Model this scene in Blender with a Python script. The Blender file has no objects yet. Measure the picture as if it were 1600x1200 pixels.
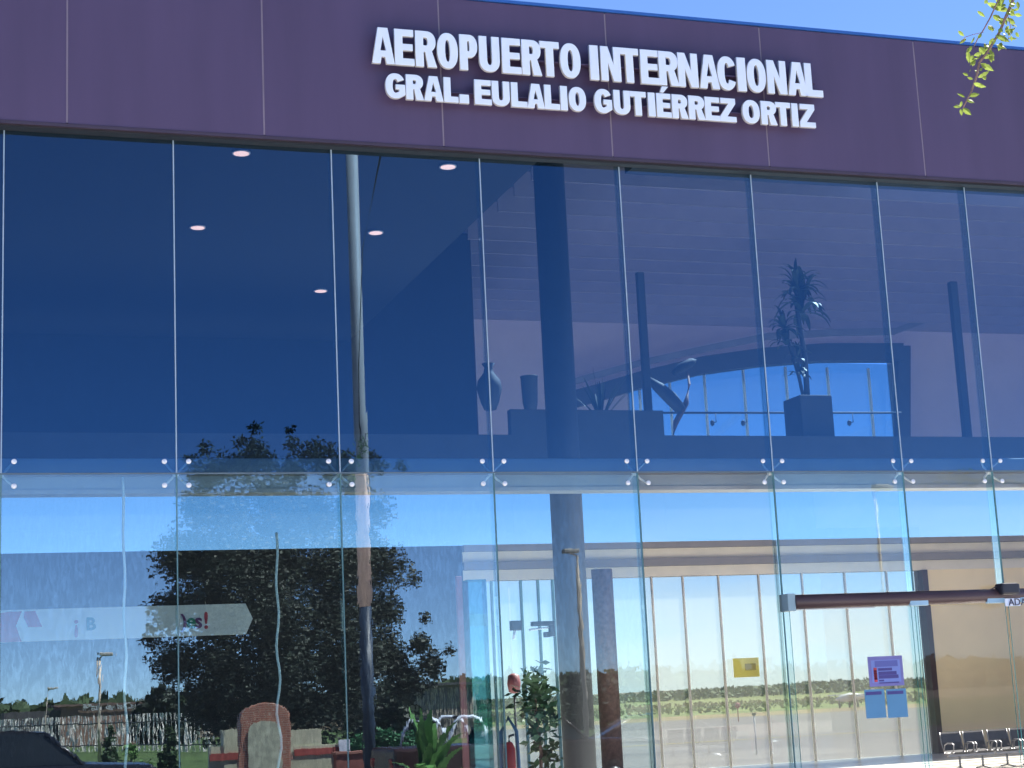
import bpy, bmesh, math, random
from mathutils import Vector, Matrix
random.seed(7)
R_ = random.random
C = bpy.context.scene
COL = C.collection
# ------------------------------------------------------------------ camera
F = 2616.0; CD = 14.0; CH = 1.6
RM = ((0.94815281, 0.01395282, 0.31750838), (-0.31432166, 0.18888249, 0.93033612), (-0.04699096, -0.98190057, 0.18347513))
cam = bpy.data.objects.new('camera', bpy.data.cameras.new('camera')); COL.objects.link(cam)
cam.matrix_world = Matrix(((RM[0][0], -RM[0][1], -RM[0][2], 0), (RM[1][0], -RM[1][1], -RM[1][2], -CD), (RM[2][0], -RM[2][1], -RM[2][2], CH), (0, 0, 0, 1)))
cam.data.sensor_width = 36; cam.data.lens = 36 * F / 1600; cam.data.clip_end = 6000; cam.data.clip_start = 0.05
C.camera = cam
def ray(px, py):
    v = (px - 800, py - 600, F)
    return [sum(RM[i][k] * v[k] for k in range(3)) for i in range(3)]
def at(px, py, y):            # point on the plane Y = y seen at photo pixel px,py
    r = ray(px, py); t = (y + CD) / r[1]
    return Vector((r[0] * t, y, CH + r[2] * t))
def atz(px, py, z):
    r = ray(px, py); t = (z - CH) / r[2]
    return Vector((r[0] * t, r[1] * t - CD, z))
def rf(px, py, D):            # real place of something the glass mirrors
    p = at(px, py, D); p.y = -D; return p
def hor(px): return 1089 - 0.0479 * (px - 800)
# ------------------------------------------------------------------ light
SUN_EL = math.radians(52); SUN_AZ = math.radians(68)
w = bpy.data.worlds.new('World'); C.world = w; w.use_nodes = True
nt = w.node_tree; bg = nt.nodes['Background']
sky = nt.nodes.new('ShaderNodeTexSky'); sky.sky_type = 'NISHITA'; sky.sun_disc = False
sky.sun_elevation = SUN_EL; sky.sun_rotation = SUN_AZ; sky.air_density = 0.6; sky.dust_density = 0.0; sky.ozone_density = 6.0
sky.altitude = 3000
tcw = nt.nodes.new('ShaderNodeTexCoord'); spw = nt.nodes.new('ShaderNodeSeparateXYZ'); nt.links.new(tcw.outputs['Generated'], spw.inputs[0])
mpw = nt.nodes.new('ShaderNodeMapping'); mpw.inputs['Scale'].default_value = (2.2, 2.2, 11); nt.links.new(tcw.outputs['Generated'], mpw.inputs[0])
nzw = nt.nodes.new('ShaderNodeTexNoise'); nzw.inputs['Scale'].default_value = 2.4; nzw.inputs['Detail'].default_value = 7; nt.links.new(mpw.outputs[0], nzw.inputs['Vector'])
def mrange(src, a, b, c, d):
    m = nt.nodes.new('ShaderNodeMapRange'); m.interpolation_type = 'SMOOTHSTEP'
    for i, v in enumerate((a, b, c, d)): m.inputs[i + 1].default_value = v
    nt.links.new(src, m.inputs[0]); return m.outputs[0]
def mul(a, b):
    m = nt.nodes.new('ShaderNodeMath'); m.operation = 'MULTIPLY'; nt.links.new(a, m.inputs[0]); nt.links.new(b, m.inputs[1]); return m.outputs[0]
cf = mul(mul(mrange(spw.outputs[2], .0, .125, 1, 0), mrange(spw.outputs[1], .1, .6, 0, 1)), mrange(nzw.outputs[0], .3, .62, .35, .95))
mxw = nt.nodes.new('ShaderNodeMix'); mxw.data_type = 'RGBA'; nt.links.new(cf, mxw.inputs[0]); nt.links.new(sky.outputs[0], mxw.inputs[6]); mxw.inputs[7].default_value = (6.2, 6.4, 6.5, 1)
nt.links.new(mxw.outputs[2], bg.inputs[0]); bg.inputs[1].default_value = 0.10
sl = bpy.data.lights.new('sun', 'SUN'); sl.energy = 5.0; sl.angle = math.radians(0.5); sl.color = (1, .95, .87)
so = bpy.data.objects.new('sun', sl); COL.objects.link(so)
sd = Vector((math.cos(SUN_EL) * math.sin(SUN_AZ), math.cos(SUN_EL) * math.cos(SUN_AZ), math.sin(SUN_EL)))
so.rotation_euler = sd.to_track_quat('Z', 'Y').to_euler()
C.view_settings.view_transform = 'Standard'; C.view_settings.look = 'None'; C.view_settings.gamma = 1
C.view_settings.exposure = 1.75
C.cycles.max_bounces = 14; C.cycles.transparent_max_bounces = 24; C.cycles.diffuse_bounces = 5
C.cycles.caustics_reflective = False; C.cycles.caustics_refractive = False
C.cycles.use_denoising = True
# ------------------------------------------------------------------ materials
MATS = {}
def mat(name, col, rough=.7, metal=0, var=.12, scale=3, bump=0, emit=None, spec=.5, stretch=(1, 1, 1)):
    if name in MATS: return MATS[name]
    m = bpy.data.materials.new(name); m.use_nodes = True; n = m.node_tree; b = n.nodes['Principled BSDF']
    b.inputs['Roughness'].default_value = rough; b.inputs['Metallic'].default_value = metal
    b.inputs['Specular IOR Level'].default_value = spec
    tc = n.nodes.new('ShaderNodeTexCoord'); mp = n.nodes.new('ShaderNodeMapping'); mp.inputs['Scale'].default_value = stretch
    n.links.new(tc.outputs['Object'], mp.inputs[0])
    nz = n.nodes.new('ShaderNodeTexNoise'); nz.inputs['Scale'].default_value = scale; nz.inputs['Detail'].default_value = 6
    n.links.new(mp.outputs[0], nz.inputs['Vector'])
    cr = n.nodes.new('ShaderNodeValToRGB'); cr.color_ramp.elements[0].position = .3; cr.color_ramp.elements[1].position = .7
    cr.color_ramp.elements[0].color = [c * (1 - var) for c in col] + [1]; cr.color_ramp.elements[1].color = [min(1, c * (1 + var)) for c in col] + [1]
    n.links.new(nz.outputs[0], cr.inputs[0]); n.links.new(cr.outputs[0], b.inputs['Base Color'])
    if bump:
        bp = n.nodes.new('ShaderNodeBump'); bp.inputs['Strength'].default_value = bump; bp.inputs['Distance'].default_value = .02
        n.links.new(nz.outputs[0], bp.inputs['Height']); n.links.new(bp.outputs[0], b.inputs['Normal'])
    if emit:
        b.inputs['Emission Color'].default_value = (*emit[:3], 1); b.inputs['Emission Strength'].default_value = emit[3]
    MATS[name] = m; return m
def glass(name, T, Rc, fac, wave=0.0, fres=.5, fine=0.0, rough=0.0, streak=0.0, dust=0.0):
    """coated architectural glass: tinted see-through layer under a mirror layer, optionally rippled film"""
    m = bpy.data.materials.new(name); m.use_nodes = True; n = m.node_tree; n.nodes.clear()
    out = n.nodes.new('ShaderNodeOutputMaterial'); mx = n.nodes.new('ShaderNodeMixShader')
    tr = n.nodes.new('ShaderNodeBsdfTransparent'); tr.inputs[0].default_value = (*T, 1)
    gl = n.nodes.new('ShaderNodeBsdfGlossy'); gl.inputs['Color'].default_value = (*Rc, 1); gl.inputs['Roughness'].default_value = rough
    lw = n.nodes.new('ShaderNodeFresnel'); lw.inputs[0].default_value = 1.5
    ad = n.nodes.new('ShaderNodeMath'); ad.operation = 'MULTIPLY_ADD'; ad.inputs[1].default_value = fres; ad.inputs[2].default_value = fac
    n.links.new(lw.outputs[0], ad.inputs[0]); n.links.new(ad.outputs[0], mx.inputs[0])
    n.links.new(tr.outputs[0], mx.inputs[1]); n.links.new(gl.outputs[0], mx.inputs[2]); n.links.new(mx.outputs[0], out.inputs[0])
    if dust:
        tl = n.nodes.new('ShaderNodeBsdfTranslucent'); tl.inputs[0].default_value = (.9, .86, .8, 1); df = n.nodes.new('ShaderNodeMixShader'); df.inputs[0].default_value = dust
        n.links.new(mx.outputs[0], df.inputs[1]); n.links.new(tl.outputs[0], df.inputs[2]); n.links.new(df.outputs[0], out.inputs[0])
    tc = n.nodes.new('ShaderNodeTexCoord')
    if streak:
        mp = n.nodes.new('ShaderNodeMapping'); mp.inputs['Scale'].default_value = (34, 1, 9); n.links.new(tc.outputs['Object'], mp.inputs[0])
        nz = n.nodes.new('ShaderNodeTexNoise'); nz.inputs['Scale'].default_value = 1; nz.inputs['Detail'].default_value = 4; nz.inputs['Distortion'].default_value = 1.2; n.links.new(mp.outputs[0], nz.inputs['Vector'])
        nb = n.nodes.new('ShaderNodeTexNoise'); nb.inputs['Scale'].default_value = 1.3; nb.inputs['Detail'].default_value = 3; n.links.new(tc.outputs['Object'], nb.inputs['Vector'])
        mr = n.nodes.new('ShaderNodeMapRange'); mr.inputs[1].default_value = .42; mr.inputs[2].default_value = .75; mr.inputs[3].default_value = 0; mr.inputs[4].default_value = streak; n.links.new(nz.outputs[0], mr.inputs[0])
        m2 = n.nodes.new('ShaderNodeMath'); m2.operation = 'MULTIPLY'; n.links.new(mr.outputs[0], m2.inputs[0]); n.links.new(nb.outputs[0], m2.inputs[1])
        m3 = n.nodes.new('ShaderNodeMath'); m3.operation = 'ADD'; n.links.new(ad.outputs[0], m3.inputs[0]); n.links.new(m2.outputs[0], m3.inputs[1]); n.links.new(m3.outputs[0], mx.inputs[0])
    prev = None
    for sc, amp, st in ((1.0, wave, (.55, 1, .35)), (9.0, fine, (1.7, 1, .42)), (26.0, fine * .33, (1.5, 1, .35))):
        if amp <= 0: continue
        mp = n.nodes.new('ShaderNodeMapping'); mp.inputs['Scale'].default_value = st
        n.links.new(tc.outputs['Object'], mp.inputs[0])
        nz = n.nodes.new('ShaderNodeTexNoise'); nz.inputs['Scale'].default_value = sc; nz.inputs['Detail'].default_value = 1.5
        n.links.new(mp.outputs[0], nz.inputs['Vector'])
        bp = n.nodes.new('ShaderNodeBump'); bp.inputs['Strength'].default_value = 1; bp.inputs['Distance'].default_value = amp
        n.links.new(nz.outputs[0], bp.inputs['Height'])
        if prev: n.links.new(prev.outputs[0], bp.inputs['Normal'])
        prev = bp
    if prev: n.links.new(prev.outputs[0], gl.inputs['Normal'])
    return m
def joints_mat(name, col): return mat(name, col, .5)
G_up = glass('blue_coated_glass', (.31, .50, .68), (.30, .62, 1.0), .13, wave=.0003, streak=.02)
G_lo = glass('filmed_glass', (.70, .88, .90), (.80, .93, 1.0), .21, wave=.0003, fine=.00006, streak=.14)
G_lo2 = glass('light_film_glass', (.78, .92, .93), (.80, .93, 1.0), .10, wave=.00025, fine=.00004, streak=.10)
G_cl = glass('clear_glass', (.93, .95, .91), (.8, .93, 1.0), .02, wave=.0002)
G_far = glass('thin_clear_glass', (.64, .68, .67), (1, 1, 1), .03, dust=.11)
G_fin = glass('glass_fin', (.86, .94, .94), (.9, 1, 1), .03)
G_edge = mat('glass_edge', (.10, .34, .36), .2, var=.05)
M_fas = mat('maroon_cladding', (.084, .057, .122), .45, var=.09, scale=1.6, bump=.03, stretch=(2.2, 1, .28))
M_letter = mat('letter_paint', (.76, .84, 1.0), .4, var=.02)
M_lside = mat('letter_return', (.55, .55, .56), .45, var=.04)
M_dark = mat('dark_reveal', (.015, .015, .02), .6)
M_blue = mat('blue_flashing', (.03, .12, .42), .4, var=.05)
M_steel = mat('stainless', (.62, .63, .66), .28, metal=1, var=.05)
M_cap = mat('polished_cap', (.86, .87, .9), .3, metal=0, var=.02)
M_arm = mat('brushed_arm', (.86, .88, .92), .4, var=.05)
M_sil = mat('silicone', (.34, .44, .55), .4, var=.1, scale=8)
M_beam = mat('beam_paint', (.36, .40, .45), .6, var=.06)
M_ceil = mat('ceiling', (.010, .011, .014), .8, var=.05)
M_floor = mat('terrazzo', (.72, .68, .62), .25, var=.06, scale=5)
M_cream = mat('cream_paint', (.78, .70, .58), .7, var=.04)
M_beige = mat('beige_wall', (.93, .74, .45), .75, var=.05, scale=1)
M_taupe = mat('taupe_band', (.26, .23, .22), .7, var=.05)
M_wallup = mat('mauve_wall', (.66, .46, .44), .8, var=.04)
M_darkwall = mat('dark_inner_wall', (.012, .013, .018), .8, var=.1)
M_brown = mat('brown_column', (.20, .11, .09), .7, var=.25, scale=14, bump=.3)
M_brframe = mat('bronze_frame', (.075, .045, .05), .4, var=.1)
M_conc = mat('concrete_column', (.16, .15, .15), .7, var=.12)
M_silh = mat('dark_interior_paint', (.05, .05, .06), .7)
def thin_leaf(name, col, share=.45, var=.3):
    m = mat(name, col, .5, var=var, scale=25); n = m.node_tree; b = n.nodes['Principled BSDF']; out = [x for x in n.nodes if x.type == 'OUTPUT_MATERIAL'][0]
    tl = n.nodes.new('ShaderNodeBsdfTranslucent'); ad = n.nodes.new('ShaderNodeMixShader'); ad.inputs[0].default_value = share
    src = b.inputs['Base Color'].links[0].from_socket; n.links.new(src, tl.inputs[0]); n.links.new(b.outputs[0], ad.inputs[1]); n.links.new(tl.outputs[0], ad.inputs[2]); n.links.new(ad.outputs[0], out.inputs[0]); return m
# ------------------------------------------------------------------ mesh helpers
class MB:
    def __init__(s): s.bm = bmesh.new()
    def box(s, x0, x1, y0, y1, z0, z1, m=None):
        vs = [s.bm.verts.new(p) for p in ((x0, y0, z0), (x1, y0, z0), (x1, y1, z0), (x0, y1, z0), (x0, y0, z1), (x1, y0, z1), (x1, y1, z1), (x0, y1, z1))]
        if m is not None:
            for v in vs: v.co = m @ v.co
        for f in ((0, 3, 2, 1), (4, 5, 6, 7), (0, 1, 5, 4), (1, 2, 6, 5), (2, 3, 7, 6), (3, 0, 4, 7)): s.bm.faces.new([vs[i] for i in f])
        return s
    def tube(s, pts, r, n=10, cap=True):
        rings = []; pts = [Vector(p) for p in pts]
        rs = r if isinstance(r, (list, tuple)) else [r] * len(pts)
        up = Vector((0, 0, 1))
        for i, p in enumerate(pts):
            d = (pts[min(i + 1, len(pts) - 1)] - pts[max(i - 1, 0)]).normalized()
            a = d.cross(up) if abs(d.dot(up)) < .95 else d.cross(Vector((1, 0, 0)))
            a.normalize(); b = d.cross(a)
            rings.append([s.bm.verts.new(p + (a * math.cos(t) + b * math.sin(t)) * rs[i]) for t in [2 * math.pi * k / n for k in range(n)]])
        for i in range(len(rings) - 1):
            for k in range(n):
                f = s.bm.faces.new((rings[i][k], rings[i][(k + 1) % n], rings[i + 1][(k + 1) % n], rings[i + 1][k])); f.smooth = True
        if cap:
            s.bm.faces.new(rings[0][::-1]); s.bm.faces.new(rings[-1])
        return s
    def lathe(s, c, prof, n=20, smooth=True):
        c = Vector(c); rings = []
        for r, z in prof: rings.append([s.bm.verts.new(c + Vector((r * math.cos(2 * math.pi * k / n), r * math.sin(2 * math.pi * k / n), z))) for k in range(n)])
        for i in range(len(rings) - 1):
            for k in range(n):
                f = s.bm.faces.new((rings[i][k], rings[i][(k + 1) % n], rings[i + 1][(k + 1) % n], rings[i + 1][k])); f.smooth = smooth
        s.bm.faces.new(rings[0][::-1]); s.bm.faces.new(rings[-1])
        return s
    def prism(s, poly, y0, y1):     # poly in (x,z)
        a = [s.bm.verts.new((x, y0, z)) for x, z in poly]; b = [s.bm.verts.new((x, y1, z)) for x, z in poly]
        n = len(poly); s.bm.faces.new(a); s.bm.faces.new(b[::-1])
        for i in range(n): s.bm.faces.new((a[i], b[i], b[(i + 1) % n], a[(i + 1) % n]))
        return s
    def build(s, name, m, parent=None, loc=None, bevel=0, label=None):
        bmesh.ops.recalc_face_normals(s.bm, faces=s.bm.faces)
        me = bpy.data.meshes.new(name); s.bm.to_mesh(me); s.bm.free()
        for mm in (m if isinstance(m, (list, tuple)) else [m]): me.materials.append(mm)
        o = bpy.data.objects.new(name, me); COL.objects.link(o)
        if loc is not None: o.location = loc
        if parent is not None: o.parent = parent
        if bevel:
            b = o.modifiers.new('b', 'BEVEL'); b.width = bevel; b.segments = 2; b.limit_method = 'ANGLE'
        if label: o['label'] = label
        return o
def tag(o, label=None, cat=None, group=None, kind=None):
    if label: o['label'] = label
    if cat: o['category'] = cat
    if group: o['group'] = group
    if kind: o['kind'] = kind
    return o
def empty(name, loc, label=None, cat=None, group=None, rz=0):
    o = bpy.data.objects.new(name, None); COL.objects.link(o); o.location = loc; o.rotation_euler = (0, 0, rz); o.empty_display_size = .2
    return tag(o, label, cat, group)
def copy_tree(o, parent=None):
    c = o.copy(); COL.objects.link(c); c.parent = parent
    for ch in [x for x in KIDS.get(o.name, [])]: copy_tree(ch, c)
    return c
def kids_index():
    KIDS.clear()
    for x in bpy.data.objects:
        if x.parent: KIDS.setdefault(x.parent.name, []).append(x)
KIDS = {}
def pydata(name, vs, fs, m, parent=None, smooth=False):
    me = bpy.data.meshes.new(name); me.from_pydata(vs, [], fs); me.materials.append(m)
    o = bpy.data.objects.new(name, me); COL.objects.link(o)
    if parent: o.parent = parent
    return o
def leaf_mesh(name, blobs, n, size, m, parent=None, asp=.5, seed=1, shell=.55, sag=0.0):
    rn = random.Random(seed); vs = []; fs = []; tot = sum(b[3] ** 2 for b in blobs)
    for (cx, cy, cz, r) in blobs:
        for _ in range(int(n * r * r / tot)):
            d = Vector((rn.gauss(0, 1), rn.gauss(0, 1), rn.gauss(0, 1))).normalized() * r * (shell + (1.12 - shell) * rn.random() ** .8)
            p = Vector((cx, cy, cz)) + d
            a = Vector((rn.gauss(0, 1), rn.gauss(0, 1), rn.gauss(0, .7) - sag)).normalized(); b = a.cross(Vector((rn.gauss(0, 1), rn.gauss(0, 1), rn.gauss(0, 1)))).normalized()
            L = size * (.6 + .8 * rn.random()); i = len(vs)
            vs += [p, p + a * L * .5 + b * L * asp * .5, p + a * L, p + a * L * .5 - b * L * asp * .5]; fs.append((i, i + 1, i + 2, i + 3))
    return pydata(name, vs, fs, m, parent)
# ================================================================== GROUND
def gz(x, y):
    if y > 18: return -1.0 * min(1, (y - 18) / 10)
    if y < -15.6: return -.35
    return -.02
def ground():
    ys = [-3000, -800, -300, -150, -90, -60, -30, -15.61, -15.59, 0, 17.9, 28, 60, 140, 400, 900, 3000]
    xs = [-3000, -800, -300, -100, -50, -20, 0, 20, 50, 100, 200, 400, 1000, 3000]
    vs = [(x, y, gz(x, y)) for y in ys for x in xs]; nx = len(xs)
    fs = [(j * nx + i, j * nx + i + 1, (j + 1) * nx + i + 1, (j + 1) * nx + i) for j in range(len(ys) - 1) for i in range(nx - 1)]
    o = pydata('ground', vs, fs, mat('dry_soil', (.22, .17, .11), .95, var=.3, scale=.15)); tag(o, kind='structure')
ground()
def sheet(name, x0, x1, y0, y1, z, m):
    o = pydata(name, [(x0, y0, z), (x1, y0, z), (x1, y1, z), (x0, y1, z)], [(0, 1, 2, 3)], m); return tag(o, kind='structure')
sheet('forecourt_paving', -40, 50, -15.55, -.4, .0, mat('paving', (.56, .52, .48), .9, var=.1, scale=2, bump=.1))
sheet('car_park', -60, 80, -46, -15.7, -.34, mat('asphalt', (.13, .125, .12), .9, var=.2, scale=6, bump=.2))
MB().box(-40, 50, -15.7, -15.5, -.36, .012).build('kerb', mat('kerb_concrete', (.4, .38, .35), .9)); tag(bpy.data.objects['kerb'], kind='structure')
ap = mat('apron_concrete', (.20, .172, .178), .85, var=.15, scale=.22, stretch=(.3, 1.4, 1))
sheet('apron', -200, 420, 28.5, 118, -.992, ap)
sheet('apron_line', -200, 420, 62, 62.4, -.985, mat('yellow_marking', (.55, .42, .06), .8))
sheet('dry_verge', -300, 600, 118, 136, -.99, mat('dry_grass', (.34, .24, .13), .95, var=.35, scale=.3))
sheet('airfield_grass', -500, 900, 136, 700, -.985, mat('field_grass', (.20, .23, .07), .95, var=.4, scale=.08))
sheet('lawn', -80, 90, -120, -46.1, -.335, mat('lawn_green', (.07, .12, .03), .95, var=.3, scale=.8))
# ================================================================== TERMINAL
X0 = .39; SE = [X0 - 1.39 * 2, X0 - 1.39, X0, 1.79, 3.18, 4.565, 5.945, 7.322, 8.715, 9.722, 11.11, 12.5, 13.9]
ZS = 3.56; ZT = 6.52; DF = 17.5; FY = -.12
bld = empty('terminal_building', (5, 0, 0), 'airport terminal with maroon fascia over a tall blue frameless glass front', 'building')
bld_inv = Vector((-5, 0, 0))
def bp(mb, name, m, **k): return mb.build(name, m, bld, loc=bld_inv, **k)
ends = [at(px, py, FY).x for px, py in ((105, 100), (411, 110), (689, 115), (951, 130), (1194, 150), (1436, 165))]
step = (ends[-1] - ends[0]) / 5
zb = at(800, 240, FY).z; ztp = at(800, 0, FY).z; zt2 = at(1600, 77, FY).z
print('fascia', ends, step, zb, ztp, zt2, at(800, 243, FY).z)
ZFB = at(800, 236, FY).z; ZFT = at(1200, 40, FY).z
xs = [ends[0] - 2 * step, ends[0] - step] + ends + [ends[-1] + step * k for k in (1, 2)]
for a, b in zip(xs[:-1], xs[1:]):
    bp(MB().box(a + .006, b - .006, FY, FY + .05, ZFB, ZFT - .02), 'fascia_panel', M_fas, bevel=.004)
bp(MB().box(xs[0], xs[-1], FY + .003, FY + .06, ZFB + .01, ZFT - .03), 'fascia_joint', mat('joint_grey', (.22, .18, .23), .6))
bp(MB().box(xs[0], xs[-1], FY - .012, FY + .25, ZFT - .014, ZFT + .014), 'parapet_flashing', M_blue)
bp(MB().box(xs[0], xs[-1], FY - .01, FY + .02, ZFB - .03, ZFB - .003), 'drip_edge', mat('drip_maroon', (.05, .035, .06), .5))
bp(MB().box(xs[0], xs[-1], FY + .02, -.005, ZFB - .05, ZFB - .03), 'reveal', M_dark)
bp(MB().box(xs[0], xs[-1], FY + .07, -.01, ZFB - .02, ZFT - .03), 'fascia_core', M_dark)
# near glass wall
ZG = ZFB + .02
lo_m = {0: G_lo, 1: G_lo, 2: G_lo, 3: G_lo, 4: G_lo, 5: G_lo2, 6: G_cl, 7: G_lo2, 8: G_cl}
HX0 = at(1226, 940, 0).x; HZ0 = at(1330, 951, 0).z; HZ1 = at(1330, 926, 0).z
def pane(x0, x1, z0, z1, m, y=0, t=.012, name='glass_panel'):
    bm = MB(); bm.box(x0, x1, y, y + t, z0, z1)
    for vx in (x0, x1):
        for vz in (z0, z1):
            dy = random.uniform(-.0009, .0009)
            for v in bm.bm.verts:
                if abs(v.co.x - vx) < 1e-4 and abs(v.co.z - vz) < 1e-4: v.co.y += dy
    o = bp(bm, name, [m, G_edge])
    for p in o.data.polygons:
        if p.normal.y > -.5: p.material_index = 1
        if p.normal.y > .5: p.material_index = 2
    o.data.materials.append(M_tr); return o
M_tr = bpy.data.materials.new('clear_back'); M_tr.use_nodes = True
_n = M_tr.node_tree; _n.nodes.clear(); _o = _n.nodes.new('ShaderNodeOutputMaterial'); _t = _n.nodes.new('ShaderNodeBsdfTransparent'); _n.links.new(_t.outputs[0], _o.inputs[0])
for i in range(len(SE) - 1):
    a, b = SE[i] + .007, SE[i + 1] - .007
    pane(a, b, ZS + .007, ZG, G_up)
    m = lo_m.get(i, G_cl)
    if i in (7, 8): pane(a, b, HZ1, ZS - .007, m)
    elif i in (9,): pane(a, b, HZ1, ZS - .007, m)
    else: pane(a, b, .02, ZS - .007, m)
for i, x in enumerate(SE[1:-1]):
    bp(MB().box(x - .005, x + .005, -.003, .009, ZS + .006, ZG), 'silicone_joint', M_sil)
    zlow = HZ1 if i >= 7 and i < 10 else .02
    bp(MB().box(x - .004, x + .004, .001, .011, zlow, ZS - .006), 'silicone_joint', mat('dark_silicone', (.10, .22, .24), .4))
    bp(MB().box(x - .006, x + .006, .02, .12, zlow, ZG), 'glass_fin', [G_fin])
bp(MB().box(SE[0], SE[-1], .002, .010, ZS - .006, ZS + .006), 'transom_joint', mat('dark_silicone2', (.12, .16, .2), .4))
def spider(x, z):
    s = MB(); s.lathe((0, 0, 0), [(.018, -.03), (.026, -.02), (.026, .02), (.018, .03)], 14)
    bmesh.ops.rotate(s.bm, verts=s.bm.verts, cent=(0, 0, 0), matrix=Matrix.Rotation(math.pi / 2, 3, 'X'))
    o = s.build('spider_fitting', M_arm, bld, loc=(x - 5, .06, z))
    for sx in (-1, 1):
        for sz in (-1, 1):
            MB().tube([(0, 0, 0), (sx * .05, .01, sz * .05), (sx * .1, -.03, sz * .1), (sx * .102, -.045, sz * .102)], [.012, .011, .009, .009], 8).build('arm', M_arm, o)
            c = MB(); c.lathe((0, 0, 0), [(.0, -.076), (.016, -.074), (.022, -.068), (.022, -.060)], 16)
            bmesh.ops.rotate(c.bm, verts=c.bm.verts, cent=(0, 0, 0), matrix=Matrix.Rotation(-math.pi / 2, 3, 'X'))
            for v in c.bm.verts: v.co.y = v.co.y; 
            cc = c.build('bolt_cap', M_cap, o, loc=(sx * .1, 0, sz * .1))
    return o
for x in SE[1:-1]: spider(x, ZS)
# slim rods standing in the middle of two filmed panels
for px, ptop, amp in ((192, 745, 1.), (432, 832, 1.6)):
    pts = []
    for k in range(24):
        py = ptop + (1240 - ptop) * k / 23
        p = at(px + (py - ptop) * .013, py, .10); p.x += .012 * amp * math.sin(k * 1.1) * (.3 + k / 24); pts.append(p)
    bp(MB().tube(pts, .011, 8), 'tension_rod', mat('pale_rod', (.80, .90, .95), .3), label='thin pale rod behind the filmed glass')
# near edge beam
bp(MB().box(SE[0], SE[-1], .26, .50, at(800, 767, .26).z, at(800, 716, .26).z), 'edge_beam', M_beam, bevel=.01)
bp(MB().box(SE[0], SE[-1], .24, .26, at(800, 767, .24).z, at(800, 761, .24).z), 'beam_flange', mat('flange', (.42, .42, .45), .5))
bp(MB().box(SE[0], SE[-1], .24, .26, at(800, 742, .24).z, at(800, 738, .24).z), 'beam_flange', M_taupe)
# floor, side walls, roof
bp(MB().box(-3, 28, .01, DF + .3, -.3, .005), 'floor_slab', M_floor)
XL, XR = -2.6, 24
bp(MB().box(XL - .2, XL, .3, DF, 0, 9.6), 'side_wall', M_darkwall)
bp(MB().box(XR + 3, XR + 3.2, .3, DF, 0, 9.3), 'side_wall', M_cream)
xe = at(742, 500, 12).x
CZ = 7.4
XC = at(772, 275, 4.2).x; print('xc', XC, xe, at(880, 700, 5).x)
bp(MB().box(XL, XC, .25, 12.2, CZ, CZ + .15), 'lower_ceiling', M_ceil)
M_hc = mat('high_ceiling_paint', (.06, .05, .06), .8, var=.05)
cb = MB()
def slab(x0, x1, y0, y1, z0, z1):
    vs = [cb.bm.verts.new(v) for v in ((x0, y0, z0), (x1, y0, z0), (x1, y1, z1), (x0, y1, z1), (x0, y0, z0 + .15), (x1, y0, z0 + .15), (x1, y1, z1 + .15), (x0, y1, z1 + .15))]
    for f in ((0, 3, 2, 1), (4, 5, 6, 7), (0, 1, 5, 4), (1, 2, 6, 5), (2, 3, 7, 6), (3, 0, 4, 7)): cb.bm.faces.new([vs[i] for i in f])
slab(XC, XR + 3.4, .25, 1.4, 7.75, 8.0); slab(XC, 13, 1.41, 8, 8.0, 9.4); slab(XC, 9.5, 8.01, DF + .2, 9.4, 9.4)  # roof right of these slabs left open, added to bring daylight inside
bp(cb, 'high_ceiling', M_hc)
for k in range(6):
    cb = MB(); xk = 13.1 + k * 2.7; slab(xk, xk + .14, 1.41, 8.0, 8.0, 9.4); bp(cb, 'added_opening_beam', M_cream)  # beams across the added roof opening, unseen, which lights the far wall
bp(MB().box(XC, XR + 3.4, .03, .25, ZG - .05, 7.9), 'parapet_back', M_hc)
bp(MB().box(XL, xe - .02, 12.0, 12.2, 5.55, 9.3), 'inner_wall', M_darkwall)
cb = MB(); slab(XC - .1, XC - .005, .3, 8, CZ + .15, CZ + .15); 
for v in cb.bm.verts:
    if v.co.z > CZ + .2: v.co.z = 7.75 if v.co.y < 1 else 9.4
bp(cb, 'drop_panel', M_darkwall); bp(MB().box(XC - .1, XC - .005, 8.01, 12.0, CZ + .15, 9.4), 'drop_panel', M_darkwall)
M_bar = thin_leaf('pale_glazing_bar', (.95, .90, .84), .5, .03)
lv = MB(); yy = 8.1
while yy < DF - .1: lv.box(8.0, XR + 3.4, yy, yy + .04, 9.0, 9.55); yy += .8
bp(lv, 'added_light_louvres', mat('added_louvre_paint', (.34, .24, .25), .8, var=.05))  # added louvres: screen the roof opening from view, pass daylight down
# ---- far glass wall at DF
def fz(px, py): return at(px, py, DF).z
def fx(px, py): return at(px, py, DF).x
z_c0 = fz(1100, 899); z_c1 = fz(1100, 846); z_k1 = fz(1100, 760); z_s = fz(1200, 682)
print('far', z_c0, z_c1, z_k1, z_s, atz(1210, 1197, 0), fz(1200, 570))
xg0 = fx(735, 1000); xg1 = fx(1443, 950)
FX0, FX1 = fx(-250, 1000), fx(1950, 900)
# opaque parts of the far wall
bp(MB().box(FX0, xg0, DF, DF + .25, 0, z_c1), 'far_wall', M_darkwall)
bp(MB().box(xg1 + .13, FX1, DF, DF + .25, 0, z_c0 + .0), 'far_wall', M_beige, label='warm beige wall behind the row of seats')
for (za, zb_, yy, mm) in ((0, .30, 0, M_cream), (.30, .52, -.10, M_taupe), (.52, .82, -.02, M_cream), (.82, 1.0, -.14, M_taupe)):
    hh = z_c1 - z_c0
    bp(MB().box(xg0 - .1, FX1, DF + yy - .02, DF + .25, z_c0 + hh * za, z_c0 + hh * zb_ - .004), 'bulkhead_band', mm)
bp(MB().box(FX0, FX1, DF, DF + .25, z_k1, z_s), 'far_spandrel', M_wallup)
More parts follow.
